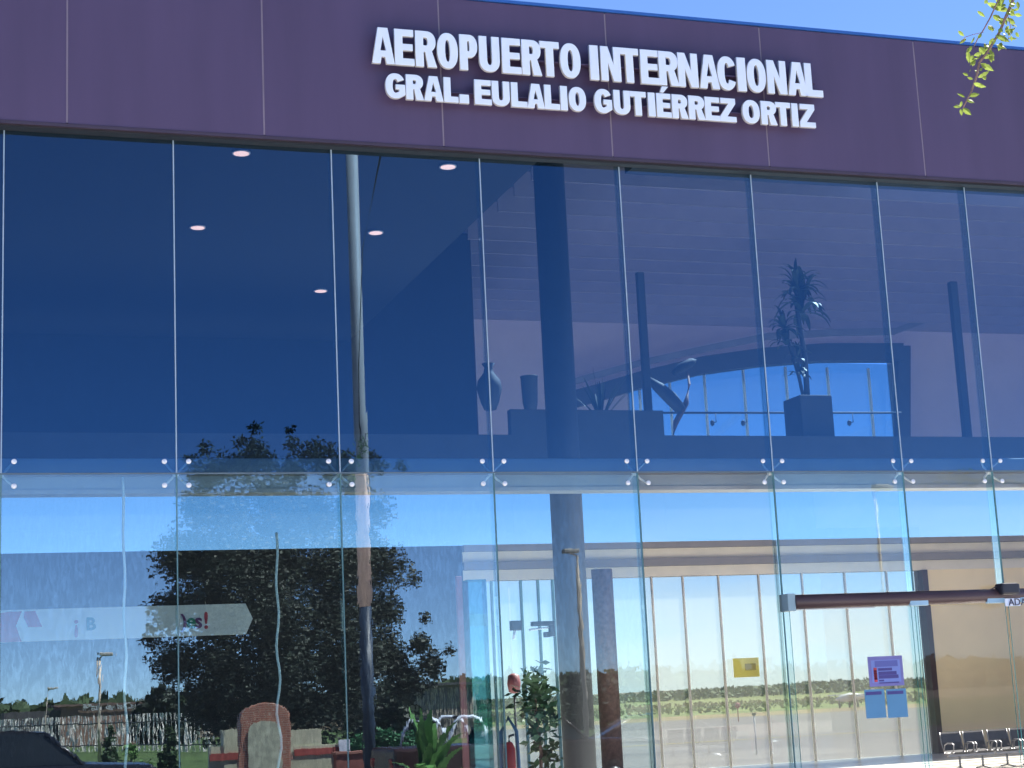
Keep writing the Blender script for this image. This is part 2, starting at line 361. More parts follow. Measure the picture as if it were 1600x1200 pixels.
# arched window in the upper far wall
arch_top = [(1000, 596), (1040, 588), (1100, 576), (1150, 569), (1200, 564), (1290, 560), (1398, 560)]
wl = fx(985, 660); wr = fx(1402, 640)
pts = [(fx(a, b), fz(a, b)) for a, b in arch_top]
top = 9.6
bp(MB().box(FX0, wl, DF, DF + .25, z_s, top), 'far_upper_wall', M_wallup)
bp(MB().box(wr, FX1, DF, DF + .25, z_s, top), 'far_upper_wall', M_wallup)
bp(MB().prism([(wl, pts[0][1])] + pts[1:-1] + [(wr, pts[-1][1]), (wr, top), (wl, top)], DF, DF + .25), 'far_upper_wall', M_wallup)
def ribbon(pix, th, D, dep, name, m):
    b = MB(); up = [(at(x, y, D).x, at(x, y, D).z) for x, y in pix]; lo = [(at(x, y + th, D).x, at(x, y + th, D).z) for x, y in pix]
    for k in range(len(up) - 1): b.prism([up[k], up[k + 1], lo[k + 1], lo[k]], D, D + dep)
    return bp(b, name, m)
ribbon([(888, 612), (940, 598), (1000, 580), (1050, 568), (1100, 556), (1195, 543), (1290, 536), (1412, 536)], 27, DF - .6, .3, 'arch_beam', M_silh)
ribbon([(900, 590), (1000, 562), (1100, 540), (1200, 520), (1300, 514), (1400, 512), (1490, 478), (1640, 415)], 10, DF - .9, .1, 'arch_rail', mat('rail_grey', (.20, .17, .18), .6))
ribbon([(1404, 540), (1423, 540)], 200, DF - .5, .2, 'arch_jamb', M_silh)
for px in (1022, 1071, 1127, 1190, 1258, 1325, 1391):
    a = at(px + (565 - 920) * .07, 565, DF - .1); zt = min(fz(px, 562), 8.2)
    bp(MB().box(fx(px, 920) - .012, fx(px, 920) + .012, DF + .08, DF + .16, 0, z_c0), 'glazing_bar', M_bar)
    if fx(px, 920) > wl: bp(MB().box(fx(px, 920) - .015, fx(px, 920) + .015, DF + .08, DF + .16, z_s, 8.3), 'glazing_bar', M_bar)
for px in (772, 818, 845, 868):
    bp(MB().box(fx(px, 950) - .02, fx(px, 950) + .02, DF + .08, DF + .16, 0, z_c0), 'glazing_bar', mat('teal_bar', (.16, .34, .36), .4))
G_far2 = glass('clean_clerestory_glass', (.62, .72, .74), (1, 1, 1), .03, dust=.03)
def fpane(x0, x1, z0, z1, m=None): bp(MB().box(x0, x1, DF + .11, DF + .12, z0, z1), 'rear_glazing', m or G_far)
fpane(xg0, xg1, 0, z_c0); fpane(FX0, FX1, z_c1, z_k1, G_far2); fpane(wl, wr, z_s, 8.4, G_far2)
# rails on the far upper window
bp(MB().tube([at(1036, 645, 15), at(1408, 645, 15)], .022, 8), 'handrail', M_silh)
for px in (1118, 1166, 1332):
    p = at(px, 646, 14.9); q = at(px - 5, 661, 14.9)
    bp(MB().tube([p, Vector((p.x, p.y, q.z + .02)), q], .012, 6), 'hook', M_silh)
    bp(MB().lathe(q, [(.01, -.06), (.04, -.03), (.04, .03), (.01, .06)], 10), 'hook_knob', M_silh)
# mezzanine bridge
MY0, MY1 = 9.5, 11.2
zm1 = at(1200, 681, MY0).z; zl1 = at(880, 640, MY0).z; zm0 = min(at(1200, 716, MY0).z, at(1200, 760, MY1).z)
print('mezz', zm1, zl1, zm0)
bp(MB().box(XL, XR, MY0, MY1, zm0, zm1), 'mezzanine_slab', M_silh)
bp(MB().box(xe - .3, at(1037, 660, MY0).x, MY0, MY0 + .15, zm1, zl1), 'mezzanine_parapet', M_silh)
def vcol(px, py0, py1, wpx, D, name, m, z0=None, z1=None, round_=False):
    p = at(px, (py0 + py1) / 2, D); sc = (at(px + 1, (py0 + py1) / 2, D) - p).length; r = wpx * sc / 2
    za = at(px, py1, D).z if z0 is None else z0; zb2 = at(px, py0, D).z if z1 is None else z1
    if round_: return bp(MB().tube([(p.x, p.y, za), (p.x, p.y, zb2)], r, 28), name, m)
    return bp(MB().box(p.x - r, p.x + r, D, D + 2 * r * .8, za, zb2), name, m, bevel=.01)
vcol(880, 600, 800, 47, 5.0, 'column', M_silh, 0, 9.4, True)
vcol(949, 900, 1200, 31, 16.6, 'column', M_brown, 0, z_c0 + .1, True)
vcol(1008, 425, 645, 11, 11, 'post', M_silh)
vcol(1504, 440, 715, 11, 11, 'post', M_silh)
bp(MB().box(xg1, xg1 + .13, DF - .08, DF + .26, 0, z_c0), 'bronze_jamb', M_brframe)
vcol(724, 900, 1230, 9, 14, 'banner_pole', mat('dull_red', (.24, .08, .10), .7), 0)
vcol(752, 905, 1240, 30, 13.9, 'frosted_panel', glass('frosted', (.35, .62, .66), (.4, .8, .9), .1), 0)
# ================================================================== DOOR HEADER (near)
dr = empty('automatic_door', (HX0, 0, 0), 'sliding glass entrance door under a dark maroon header rail', 'door')
def dp(mb, name, m, **k): return mb.build(name, m, dr, loc=(-HX0, 0, 0), **k)
XD1 = SE[10]
dp(MB().tube([(HX0 + .05, -.07, HZ1 - .075), (XD1, -.07, HZ1 - .075)], .066, 20), 'header_tube', M_brframe)
dp(MB().box(HX0, XD1, -.05, .06, HZ0 + .03, HZ1 - .05), 'header_box', mat('bronze_box', (.11, .07, .085), .4), bevel=.006)
dp(MB().box(HX0 + .06, at(1365, 946, -.06).x, -.075, -.052, HZ0, HZ0 + .065), 'header_trim', mat('pale_trim', (.42, .45, .48), .4))
dp(MB().box(HX0 - .03, HX0 + .05, -.12, .05, HZ0 - .01, HZ1), 'end_cap', mat('teal_cap', (.26, .38, .44), .4), bevel=.005)
for a, b in ((1422, 1451), (1543, 1571), (1594, 1630)):
    q0 = at(a, 944, -.12); q1 = at(b, 951, -.12); dp(MB().box(q0.x, q1.x, -.13, -.085, HZ0 + .002, HZ0 + .075), 'hanger_bracket', mat('pale_blue_bracket', (.30, .48, .62), .35), bevel=.006)
q = at(1571, 920, -.1)
dp(MB().box(q.x - .1, q.x + .1, -.2, -.06, q.z - .06, q.z + .05), 'motion_sensor', mat('black_plastic', (.02, .02, .03), .35), bevel=.02)
dp(MB().tube([q + Vector((-.09, 0, .03)), q + Vector((-.2, 0, -.02)), q + Vector((-.36, 0, -.04))], .006, 6), 'sensor_cable', mat('cable', (.12, .09, .09), .5))
sx0, sx1 = at(1571, 945, -.17).x, at(1594, 945, -.17).x
sg = dp(MB().box(sx0, sx1, -.175, -.165, at(1580, 947, -.17).z, at(1580, 935, -.17).z), 'entrance_sign', M_letter)
for x, nm in ((at(1433, 1100, .04).x, 'leaf'), ):
    pass
for i, (xa, xb) in enumerate(((HX0 + .06, at(1424, 950, .03).x), (at(1430, 950, .03).x, at(1572, 955, .03).x), (at(1577, 955, .03).x, XD1))):
    bm = MB(); bm.box(xa, xb, .03, .042, .02, HZ0 + .05)
    o = dp(bm, 'door_leaf', [G_cl, G_edge, M_tr])
    for p in o.data.polygons:
        if p.normal.y > -.5: p.material_index = 1
        if p.normal.y > .5: p.material_index = 2
for px, ww in ((1428, .11), (1229, .07)):
    x = at(px, 960, .05).x; dp(MB().box(x - ww / 2, x + ww / 2, .048, .06, .02, HZ0 + .04), 'leaf_stile', G_fin)
# ================================================================== LETTER SIGNS
def ell(cx, cz, rx, rz, a0, a1, n=22, p=2.0):
    out = []
    for k in range(n + 1):
        a = math.radians(a0 + (a1 - a0) * k / n); c, s = math.cos(a), math.sin(a)
        out.append((cx + rx * math.copysign(abs(c) ** (2 / p), c), cz + rz * math.copysign(abs(s) ** (2 / p), s)))
    return out
def glyph(ch, w, h, t, th):
    P = 2.25
    if ch == 'I': return [[(0, 0), (w, 0), (w, h), (0, h)]]
    if ch == '.': return [[(0, 0), (w, 0), (w, h), (0, h)]]
    if ch in 'EÉ':
        m0 = h * .5 - th * .45; m1 = h * .5 + th * .5
        L = [[(0, 0), (w, 0), (w, th), (t, th), (t, m0), (w * .93, m0), (w * .93, m1), (t, m1), (t, h - th), (w * .98, h - th), (w * .98, h), (0, h)]]
        if ch == 'É': L.append([(w * .3, h * 1.05), (w * .52, h * 1.05), (w * .86, h * 1.30), (w * .44, h * 1.30)])
        return L
    if ch == 'L': return [[(0, 0), (w, 0), (w, th * 1.05), (t, th * 1.05), (t, h), (0, h)]]
    if ch == 'T': return [[(w / 2 - t / 2, 0), (w / 2 + t / 2, 0), (w / 2 + t / 2, h - th), (w, h - th), (w, h), (0, h), (0, h - th), (w / 2 - t / 2, h - th)]]
    if ch == 'N': return [[(0, 0), (t * .95, 0), (t * .95, h * .56), (w - t * 1.02, 0), (w, 0), (w, h), (w - t * .95, h), (w - t * .95, h * .45), (t * 1.02, h), (0, h)]]
    if ch == 'Z': return [[(0, 0), (w, 0), (w, th), (w * .42, th), (w * .98, h - th * 1.05), (w * .98, h), (w * .05, h), (w * .05, h - th), (w * .56, h - th), (0, th * 1.05)]]
    if ch == 'A':
        c = w / 2; a = t * .62
        return [[(0, 0), (t, 0), (t + w * .055, h * .19), (w - t - w * .055, h * .19), (w - t, 0), (w, 0), (c + a, h), (c - a, h)],
                [(c - w * .135, h * .36), (c, h * .78), (c + w * .135, h * .36)]]
    if ch == 'O': return [ell(w / 2, h / 2, w / 2, h / 2, 0, 360, 40, P)[:-1], ell(w / 2, h / 2, w / 2 - t, h / 2 - th, 0, 360, 32, P)[:-1]]
    if ch == 'C': return [ell(w / 2, h / 2, w / 2, h / 2, 28, 332, 40, P) + ell(w / 2, h / 2, w / 2 - t, h / 2 - th, 325, 35, 32, P)]
    if ch == 'G':
        return [ell(w / 2, h / 2, w / 2, h / 2, 30, 300, 36, P) + [(w, h * .16), (w, h * .56), (w * .52, h * .56), (w * .52, h * .56 - th * .9), (w - t * .85, h * .56 - th * .9), (w - t * .85, h * .28)] + ell(w / 2, h / 2, w / 2 - t, h / 2 - th, 290, 36, 28, P)]
    if ch == 'U':
        r = h * .34
        return [[(0, h)] + ell(w / 2, r, w / 2, r, 180, 360, 24, P) + [(w, h), (w - t, h)] + ell(w / 2, r, w / 2 - t, r - th, 360, 180, 20, P) + [(t, h)]]
    if ch in 'PR':
        b0 = h * (.36 if ch == 'P' else .42); rz = (h - b0) / 2; cz = h - rz; cx = w * .55
        bowl = ell(cx, cz, w - cx, rz, 90, -90, 20, 2.2)
        hole = [(t, h - th * .95), (cx * .95, h - th * .95)] + ell(cx * .95, cz, w - t - cx * .95, rz - th * .95, 80, -80, 12, 2.1) + [(cx * .95, b0 + th * .95), (t, b0 + th * .95)]
        if ch == 'P': return [[(0, 0), (0, h)] + bowl + [(t, b0), (t, 0)], hole]
        return [[(0, 0), (0, h)] + bowl[:-3] + [(w * .80, b0 + h * .03), (w * 1.03, 0), (w * 1.03 - t * 1.12, 0), (w * .48, b0), (t, b0), (t, 0)], hole]
def letter(ch, x, z, w, h, t, th, y0, dep, parent, px):
    cu = bpy.data.curves.new('letter', 'CURVE'); cu.dimensions = '2D'; cu.fill_mode = 'BOTH'; cu.extrude = dep / 2; cu.bevel_depth = .004; cu.bevel_resolution = 1; cu.offset = -.002
    for lp in glyph(ch, w, h, t, th):
        sp = cu.splines.new('POLY'); sp.points.add(len(lp) - 1)
        for i, (a, b) in enumerate(lp): sp.points[i].co = (a, b, 0, 1)
        sp.use_cyclic_u = True
    o = bpy.data.objects.new('tmp', cu); COL.objects.link(o); bpy.context.view_layer.update()
    me = bpy.data.meshes.new_from_object(o.evaluated_get(bpy.context.evaluated_depsgraph_get()))
    bpy.data.objects.remove(o); me.name = 'letter'; me.materials.clear(); me.materials.append(M_letter); me.materials.append(M_lside)
    me.transform(Matrix.Rotation(math.pi / 2, 4, 'X'))
    for p in me.polygons:
        if abs(p.normal.y) < .4: p.material_index = 1
    ob = bpy.data.objects.new('letter', me); COL.objects.link(ob); ob.parent = parent; ob.location = (x - parent.location.x, y0 - parent.location.y, z - parent.location.z)
    return ob
LY = FY - .11
row1 = [('A', 580, 616), ('E', 615.5, 647), ('R', 648, 681), ('O', 682, 715.5), ('P', 717, 746), ('U', 747.5, 780.5), ('E', 783, 814), ('R', 814, 845), ('T', 842.5, 874), ('O', 874, 907), ('I', 920.5, 935), ('N', 937.5, 969.5), ('T', 968, 998), ('E', 999.5, 1029), ('R', 1028, 1059), ('N', 1058, 1090), ('A', 1091, 1123), ('C', 1119.5, 1150), ('I', 1150.5, 1165), ('O', 1165.5, 1196), ('N', 1197, 1228), ('A', 1229, 1260), ('L', 1256, 1284)]
row2 = [('G', 601, 633), ('R', 633, 661), ('A', 661, 692), ('L', 692, 715.5), ('.', 716, 732), ('E', 740, 767.5), ('U', 767, 796), ('L', 797, 823), ('A', 822, 850), ('L', 849, 874), ('I', 874, 886), ('O', 887, 915), ('G', 927, 955.5), ('U', 957, 984), ('T', 983, 1009), ('I', 1011, 1023), ('É', 1024, 1048), ('R', 1048, 1073.5), ('R', 1074, 1100), ('E', 1099.5, 1124), ('Z', 1123, 1149), ('O', 1158, 1186), ('R', 1187, 1212), ('T', 1210, 1234.5), ('I', 1235, 1246), ('Z', 1247, 1272.5)]
def sign(rows, pa, pb, hh, name, label, tk, thk):
    # pa, pb: (x, y_bottom) pixels at the two ends
    za = at(pa[0], pa[1], LY).z; zb3 = at(pb[0], pb[1], LY).z; h = hh
    print(name, za, zb3, h)
    root = empty(name, (at(pa[0], pa[1], LY).x, LY, (za + zb3) / 2), label, 'sign')
    for ch, a, b in rows:
        u = (a - pa[0]) / (pb[0] - pa[0]); ym = pa[1] + (pb[1] - pa[1]) * u - 22
        xa = at(a + .8, ym, LY).x; xb = at(b - .8, ym, LY).x; ww = xb - xa
        z = (za + zb3) / 2
        t = tk * h; th = thk * h
        if ch == '.': letter(ch, xa, z, ww, ww * .92, t, th, LY, .03, root, 0)
        else: letter(ch, xa, z, ww, h, min(t, ww), th, LY, .03, root, 0)
    b = MB()
    xa, xb = at(rows[0][1], pa[1] - 20, LY).x, at(rows[-1][2], pb[1] - 20, LY).x
    for k in range(len(rows)):
        a = at((rows[k][1] + rows[k][2]) / 2, pa[1] + (pb[1] - pa[1]) * (rows[k][1] - pa[0]) / (pb[0] - pa[0]) - 24, LY)
        b.tube([(a.x, LY + .03, (za + zb3) / 2 + h * .5), (a.x, FY + .005, (za + zb3) / 2 + h * .5)], .012, 6)
    b.bm.free()
    MB().box(xa + .05, xb - .05, LY + .032, FY - .002, (za + zb3) / 2 + h * .46, (za + zb3) / 2 + h * .50).build('mounting_rail', M_fas, root, loc=-root.location)
h1 = (at(598, 45.5, LY).z - at(598, 101.5, LY).z + at(1275, 101, LY).z - at(1275, 151.5, LY).z) / 2
h2 = (at(647, 118.5, LY).z - at(647, 157.5, LY).z + at(1260, 163, LY).z - at(1260, 198, LY).z) / 2
sign(row1, (598, 101), (1275, 151), h1, 'airport_name_sign', 'large white raised letters reading AEROPUERTO INTERNACIONAL on maroon fascia, upper line', .215, .185)
sign(row2, (647, 157.5), (1260, 198.5), h2, 'general_name_sign', 'smaller white raised letters reading GRAL. EULALIO GUTIÉRREZ ORTIZ, lower line', .27, .215)
def text(s, loc, size, m, parent=None, name='lettering', rot=(math.pi / 2, 0, 0), ext=.003, off=0.0, align='LEFT', sx=1, back=False):
    cu = bpy.data.curves.new('t', 'FONT'); cu.body = s; cu.size = size; cu.extrude = ext; cu.offset = off; cu.align_x = align; cu.resolution_u = 3
    o = bpy.data.objects.new('tmp', cu); COL.objects.link(o); bpy.context.view_layer.update()
    me = bpy.data.meshes.new_from_object(o.evaluated_get(bpy.context.evaluated_depsgraph_get())); bpy.data.objects.remove(o)
    me.materials.clear(); me.materials.append(m); ob = bpy.data.objects.new(name, me); COL.objects.link(ob)
    ob.rotation_euler = rot; ob.scale = (sx, 1, 1)
    if parent is not None:
        bpy.context.view_layer.update(); ob.parent = parent; ob.location = Vector(loc) - parent.matrix_world.translation
    else: ob.location = loc
    return ob
ink = mat('ink', (.05, .05, .10), .6)
t_ = text('ADA', (sx0 + .03, -.182, at(1580, 946.2, -.17).z), .095, ink, name='sign_lettering'); t_.parent = dr; t_.location = t_.location + Vector((-HX0, 0, 0))
# ================================================================== CEILING DOWNLIGHTS
M_dl = mat('lamp_face', (.85, .78, .72), .5, emit=(1, .38, .26, .85))
ds = ['downlight nearest the fascia in the second glass bay', 'downlight at the left of the second glass bay', 'smallest downlight low in the second glass bay', 'downlight just right of the reflected pole', 'downlight nearest the fascia in the fourth glass bay']
for i, (px, py) in enumerate(((377, 240), (309, 356), (501, 455), (587, 364), (700, 261))):
    p = atz(px, py, CZ - .02)
    r = empty('ceiling_downlight', p, 'round pale ' + ds[i], 'ceiling light', 'downlights in the dark ceiling')
    MB().lathe((0, 0, 0), [(.098, .0), (.098, .015), (.085, .018)], 24).build('trim_ring', M_lside, r)
    MB().lathe((0, 0, -.004), [(.082, 0), (.082, .003)], 24).build('diffuser', M_dl, r)
# ================================================================== MEZZANINE OBJECTS
def on_mezz(px, D): 
    p = at(px, 640, D); return p
zp = zl1
p = at(766, 640, MY0 + .08)
s_ = (at(767, 600, MY0) - at(766, 600, MY0)).length
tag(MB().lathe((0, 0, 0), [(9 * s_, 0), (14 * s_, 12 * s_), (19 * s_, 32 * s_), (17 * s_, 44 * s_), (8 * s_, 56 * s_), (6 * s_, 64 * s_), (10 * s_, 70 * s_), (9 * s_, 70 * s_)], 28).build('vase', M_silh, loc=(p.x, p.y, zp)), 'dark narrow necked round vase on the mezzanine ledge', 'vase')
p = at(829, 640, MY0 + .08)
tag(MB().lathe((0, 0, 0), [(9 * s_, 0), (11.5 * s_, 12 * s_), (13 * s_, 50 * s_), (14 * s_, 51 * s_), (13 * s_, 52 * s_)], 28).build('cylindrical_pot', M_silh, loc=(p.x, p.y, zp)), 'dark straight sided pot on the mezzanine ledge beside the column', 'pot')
def blades(c, n, L, spread, wid, droop, seed, m, name, parent):
    rn = random.Random(seed); vs = []; fs = []
    for k in range(n):
        az = rn.random() * 6.283; el = math.radians(90 - spread * rn.random()); d = Vector((math.cos(az) * math.cos(el), math.sin(az) * math.cos(el), math.sin(el)))
        side = d.cross(Vector((0, 0, 1))); side = side.normalized() if side.length > .01 else Vector((1, 0, 0)); l = L * (.6 + .5 * rn.random()); pos = Vector(c); i0 = len(vs); N = 8
        for j in range(N + 1):
            ww = wid * math.sin(math.pi * (.12 + .86 * j / N)) ** .7
            vs += [pos + side * ww, pos - side * ww]; pos = pos + d * l / N; d = (d + Vector((0, 0, -droop * (j + 1) / N))).normalized()
        for j in range(N): a = i0 + 2 * j; fs.append((a, a + 1, a + 3, a + 2))
    return pydata(name, vs, fs, m, parent)
M_leafd = mat('indoor_leaf', (.035, .05, .03), .5, var=.3)
r = empty('agave_plant', (at(938, 640, MY0 + .4).x, MY0 + .4, zm1), 'spiky agave standing behind the mezzanine ledge right of the column', 'plant')
MB().lathe((0, 0, 0), [(.12, 0), (.16, .25), (.17, .26)], 18).build('pot', M_silh, r)
blades((0, 0, .25), 22, .85, 50, .022, .12, 4, M_leafd, 'leaves', r)
pc = at(1266, 681, MY0 + .7); pz = zm1; sc2 = (at(1267, 650, MY0 + .7) - at(1266, 650, MY0 + .7)).length
r = empty('potted_palm', (pc.x, pc.y, pz), 'tall drooping potted plant in a square box planter before the arched window', 'plant')
bh = (at(1266, 622, pc.y).z - pz); hw = 25 * sc2
MB().box(-hw, hw, -hw, hw, 0, bh).build('planter', M_silh, r, bevel=.02)
def lz(py): return at(1266, py, pc.y).z - pz
MB().tube([(0, 0, bh - .05), (.02, 0, lz(560)), (-.05, .02, lz(480)), (-.03, 0, lz(445))], [.05, .045, .035, .02], 10).build('trunk', M_silh, r)
MB().tube([(-.06, 0, bh - .05), (-.12, 0, lz(590)), (-.28, 0, lz(530)), (-.32, 0, lz(505))], [.03, .03, .025, .015], 8).build('trunk', M_silh, r)
for k, (dx, py, n, L, wd) in enumerate(((-.03, 455, 30, .62, .04), (.03, 490, 26, .6, .045), (-.32, 515, 26, .42, .035), (-.3, 540, 14, .38, .035), (-.10, 585, 20, .34, .03), (.10, 468, 14, .7, .045), (-.1, 560, 10, .3, .03))):
    blades((dx, 0, lz(py)), n, L, 95, wd, .55, 20 + k, M_leafd, 'fronds', r)
# leaning sculpture by the post
ca = at(1062, 640, 12); r = empty('curved_sculpture', (ca.x, 12, at(1050, 690, 12).z), 'dark curved horn shaped sculpture standing at the left foot of the arched window', 'sculpture')
def rel(px, py): q = at(px, py, 12); return Vector((q.x - r.location.x, 0, q.z - r.location.z))
MB().tube([rel(1050, 690), rel(1056, 660), rel(1072, 630), rel(1077, 600), rel(1073, 572)], [.03, .05, .05, .025, .01], 10).build('horn', M_brown, r)
MB().tube([rel(1064, 640), rel(1048, 622), rel(1030, 606), rel(1012, 592)], [.10, .12, .10, .05], 10).build('wing', M_silh, r)
MB().tube([rel(1052, 583), rel(1066, 574), rel(1080, 566), rel(1088, 562)], [.05, .09, .08, .01], 10).build('head', M_silh, r)
# ================================================================== GROUND FLOOR OBJECTS
# banner with pointed end
BD = 6.0
def bpnt(px, py): q = at(px, py, BD); return (q.x, q.z)
r = empty('arrow_banner', (at(200, 970, BD).x, BD, at(200, 970, BD).z), 'long white banner with red chevrons and a pointed right end hung inside the left bays', 'banner')
il = -r.location
M_ban = mat('banner_white', (.86, .86, .80), .6, var=.03, emit=None)
zt_, zb_ = at(200, 948, BD).z, at(200, 997, BD).z; zm_ = (zt_ + zb_) / 2
bx = lambda px: at(px, 970, BD).x
MB().prism([(bx(-60), zb_), (bx(384), zb_), (bx(395), zm_), (bx(384), zt_), (bx(-60), zt_)], BD, BD + .03).build('panel', M_ban, r, loc=il)
M_red = mat('banner_red', (.55, .06, .09), .6)
MB().prism([(bx(-60), zb_), (bx(34), zb_), (bx(25), zm_), (bx(34), zt_ - .02), (bx(12), zt_ - .02), (bx(-60), zt_ - .1)], BD - .006, BD - .001).build('chevron', M_red, r, loc=il)
MB().prism([(bx(38), zt_ - .02), (bx(55), zt_ - .02), (bx(66), zm_ - .02), (bx(44), zm_ - .02), (bx(37), zt_ - .09)], BD - .006, BD - .001).build('chevron', M_red, r, loc=il)
cols = [mat('ink_red', (.5, .05, .08), .6), mat('ink_teal', (.04, .22, .24), .6), mat('ink_green', (.04, .28, .16), .6), mat('ink_purple', (.22, .06, .18), .6)]
for s, px, sz, cm in (('¡', 114, .27, 0), ('B', 134, .2, 1), (')', 283, .22, 3), ('e', 291, .24, 2), ('s', 304, .24, 3), ('!', 317, .27, 0)):
    text(s, (bx(px), BD - .004, zm_ - sz * .36), sz, cols[cm], r, name='lettering', off=.006)
# chairs
def gang_chair():
    r = empty('waiting_seat', (0, 0, 0))
    md = mat('perforated_steel', (.06, .055, .065), .35, metal=.4); ms = mat('dull_steel_arm', (.26, .25, .27), .4, metal=.6)
    b = MB()
    pr = [(-.20, .44), (0, .405), (.16, .42), (.22, .50), (.27, .66), (.30, .86), (.325, .90)]
    for k in range(len(pr) - 1):
        (ya, za), (yb, zb4) = pr[k], pr[k + 1]
        vs = [b.bm.verts.new(v) for v in ((-.235, ya, za), (.235, ya, za), (.235, yb, zb4), (-.235, yb, zb4), (-.235, ya + .012, za - .018), (.235, ya + .012, za - .018), (.235, yb + .016, zb4 - .014), (-.235, yb + .016, zb4 - .014))]
        for f in ((0, 1, 2, 3), (7, 6, 5, 4), (0, 4, 5, 1), (3, 2, 6, 7), (0, 3, 7, 4), (1, 5, 6, 2)): b.bm.faces.new([vs[i] for i in f])
    b.build('seat_shell', md, r)
    for sx in (-.25, .25):
        MB().tube([(sx, -.2, .42), (sx, 0, .39), (sx, .18, .41), (sx, .27, .62), (sx, .32, .9)], .013, 8).build('side_frame', ms, r)
        MB().tube([(sx, .2, .44), (sx, .16, .60), (sx, .05, .645), (sx, -.14, .64), (sx, -.19, .60), (sx, -.16, .47), (sx, -.08, .42)], .016, 8).build('armrest', ms, r)
    MB().box(-.28, .28, -.02, .05, .33, .38).build('crossbeam', ms, r)
    MB().tube([(0, .02, .34), (0, .02, .06)], .025, 10).tube([(0, -.25, .03), (0, .02, .07), (0, .28, .03)], .018, 8).build('leg', ms, r)
    return r
c0 = gang_chair(); kids_index(); p0 = atz(1494, 1146, .9); 
cy = 11.5; xA = at(1493, 1150, cy).x; xB = at(1529, 1150, cy).x
lab = ['leftmost of the dark metal waiting seats before the beige wall', 'second dark metal waiting seat from the bronze jamb', 'third dark metal waiting seat from the bronze jamb', 'dark metal waiting seat cut by the right edge of the photo']
for k in range(4):
    o = c0 if k == 0 else copy_tree(c0)
    o.scale = (.80, .80, .72); o.location = (xA + .05 + .455 * k + (.04 if k > 1 else 0), cy, 0.0); tag(o, lab[k], 'seat', 'metal waiting seats against the beige wall')
# notices
def notice(name, x0, y0, x1, y1, D, m, label, dy=-.004):
    a = at((x0 + x1) / 2, (y0 + y1) / 2, D); ha = (at(x1, (y0 + y1) / 2, D).x - at(x0, (y0 + y1) / 2, D).x) / 2; hz = (at(x0, y0, D).z - at(x0, y1, D).z) / 2
    r = empty(name, (a.x, D, a.z), label, 'notice')
    MB().box(-ha, ha, dy, 0, -hz, hz).build('sheet', m, r); return r, ha, hz
r, ha, hz = notice('door_poster', 1357, 1025, 1411, 1072, .025, mat('violet_paper', (.20, .19, .47), .6), 'violet poster with red side lettering taped inside the glass door above two blue sheets')
MB().box(-ha + .03, ha - .03, -.006, -.0045, -hz + .035, hz - .035).build('printed_field', mat('blue_print', (.20, .27, .62), .6), r)
MB().box(-ha * .62, ha * .7, -.008, -.0065, hz * .30, hz * .70).build('heading_block', mat('blue_print2', (.12, .14, .42), .6), r)
lm = mat('print_dark', (.07, .06, .25), .6)
for k, (zz, wl_, hh_) in enumerate(((.12, .42, .012), (-.14, .55, .016), (-.38, .6, .016), (-.62, .15, .008), (-.78, .6, .006))):
    MB().box(-ha * .45, -ha * .45 + ha * 1.9 * wl_, -.008, -.0065, hz * zz - hh_, hz * zz + hh_).build('text_line', lm, r)
for k in range(5):
    MB().box(-ha * .72, -ha * .54, -.008, -.0065, hz * (.12 - k * .17) - .02, hz * (.12 - k * .17) + .018).build('red_mark', M_red, r)
bl = mat('blue_sheet', (.11, .30, .50), .6, var=.05)
r, ha, hz = notice('blue_notice', 1352, 1077, 1383, 1122, .025, bl, 'left of the two plain blue sheets on the glass door'); r['group'] = 'blue sheets on the glass door'
MB().box(-ha + .01, ha - .03, -.006, -.0045, hz - .05, hz - .02).build('fold_line', lm, r)
r, ha, hz = notice('blue_notice', 1386, 1076, 1417, 1121, .025, bl, 'right of the two plain blue sheets on the glass door'); r['group'] = 'blue sheets on the glass door'
MB().box(-ha + .01, ha - .03, -.006, -.0045, hz - .05, hz - .02).build('fold_line', lm, r)
r, ha, hz = notice('yellow_notice', 1146, 1028, 1186, 1058, DF - .02, thin_leaf('yellow_card', (1, .90, .38), .7, .04), 'small yellow card on the rear glazing near the middle bay')
MB().box(-ha * .1, ha * .75, -.006, -.0045, -hz * .3, hz * .4).build('printed_block', mat('yellow_print', (.42, .36, .12), .6), r)
# security camera box, extinguisher, indoor plant, bicycles/poles
p = at(852, 978, 10)
r = empty('security_camera', p, 'dark box camera on a short white arm left of the wide column', 'camera')
MB().box(-.22, .14, -.05, .05, .0, .07).box(.06, .14, -.05, .05, -.16, .0).box(-.03, .06, -.06, .04, -.17, -.09).build('housing', M_silh, r, bevel=.01)
MB().tube([(-.26, 0, -.05), (.0, 0, -.03), (.08, 0, -.02)], .015, 8).build('arm', M_letter, r)
p = at(806, 978, 11)
r = empty('exit_lamp', p, 'small dark square lamp box on a white bracket near the third glass seam', 'lamp')
MB().box(-.09, .09, -.05, .05, -.07, .08).build('housing', M_silh, r, bevel=.01)
MB().tube([(-.02, 0, -.07), (-.05, 0, -.2)], .02, 8).build('bracket', M_letter, r)
pp = at(843, 1190, 9)
r = empty('ficus_plant', (pp.x, 9, 0), 'leafy green indoor plant left of the wide column', 'plant')
MB().lathe((0, 0, 0), [(.16, 0), (.22, .3), (.23, .32)], 20).build('pot', M_silh, r)
MB().tube([(0, 0, .3), (.03, 0, .8), (-.02, 0, 1.4), (0, 0, 1.8)], [.03, .025, .02, .01], 8).build('stem', M_brown, r)
M_grn = mat('green_leaf', (.05, .11, .05), .5, var=.4, scale=9)
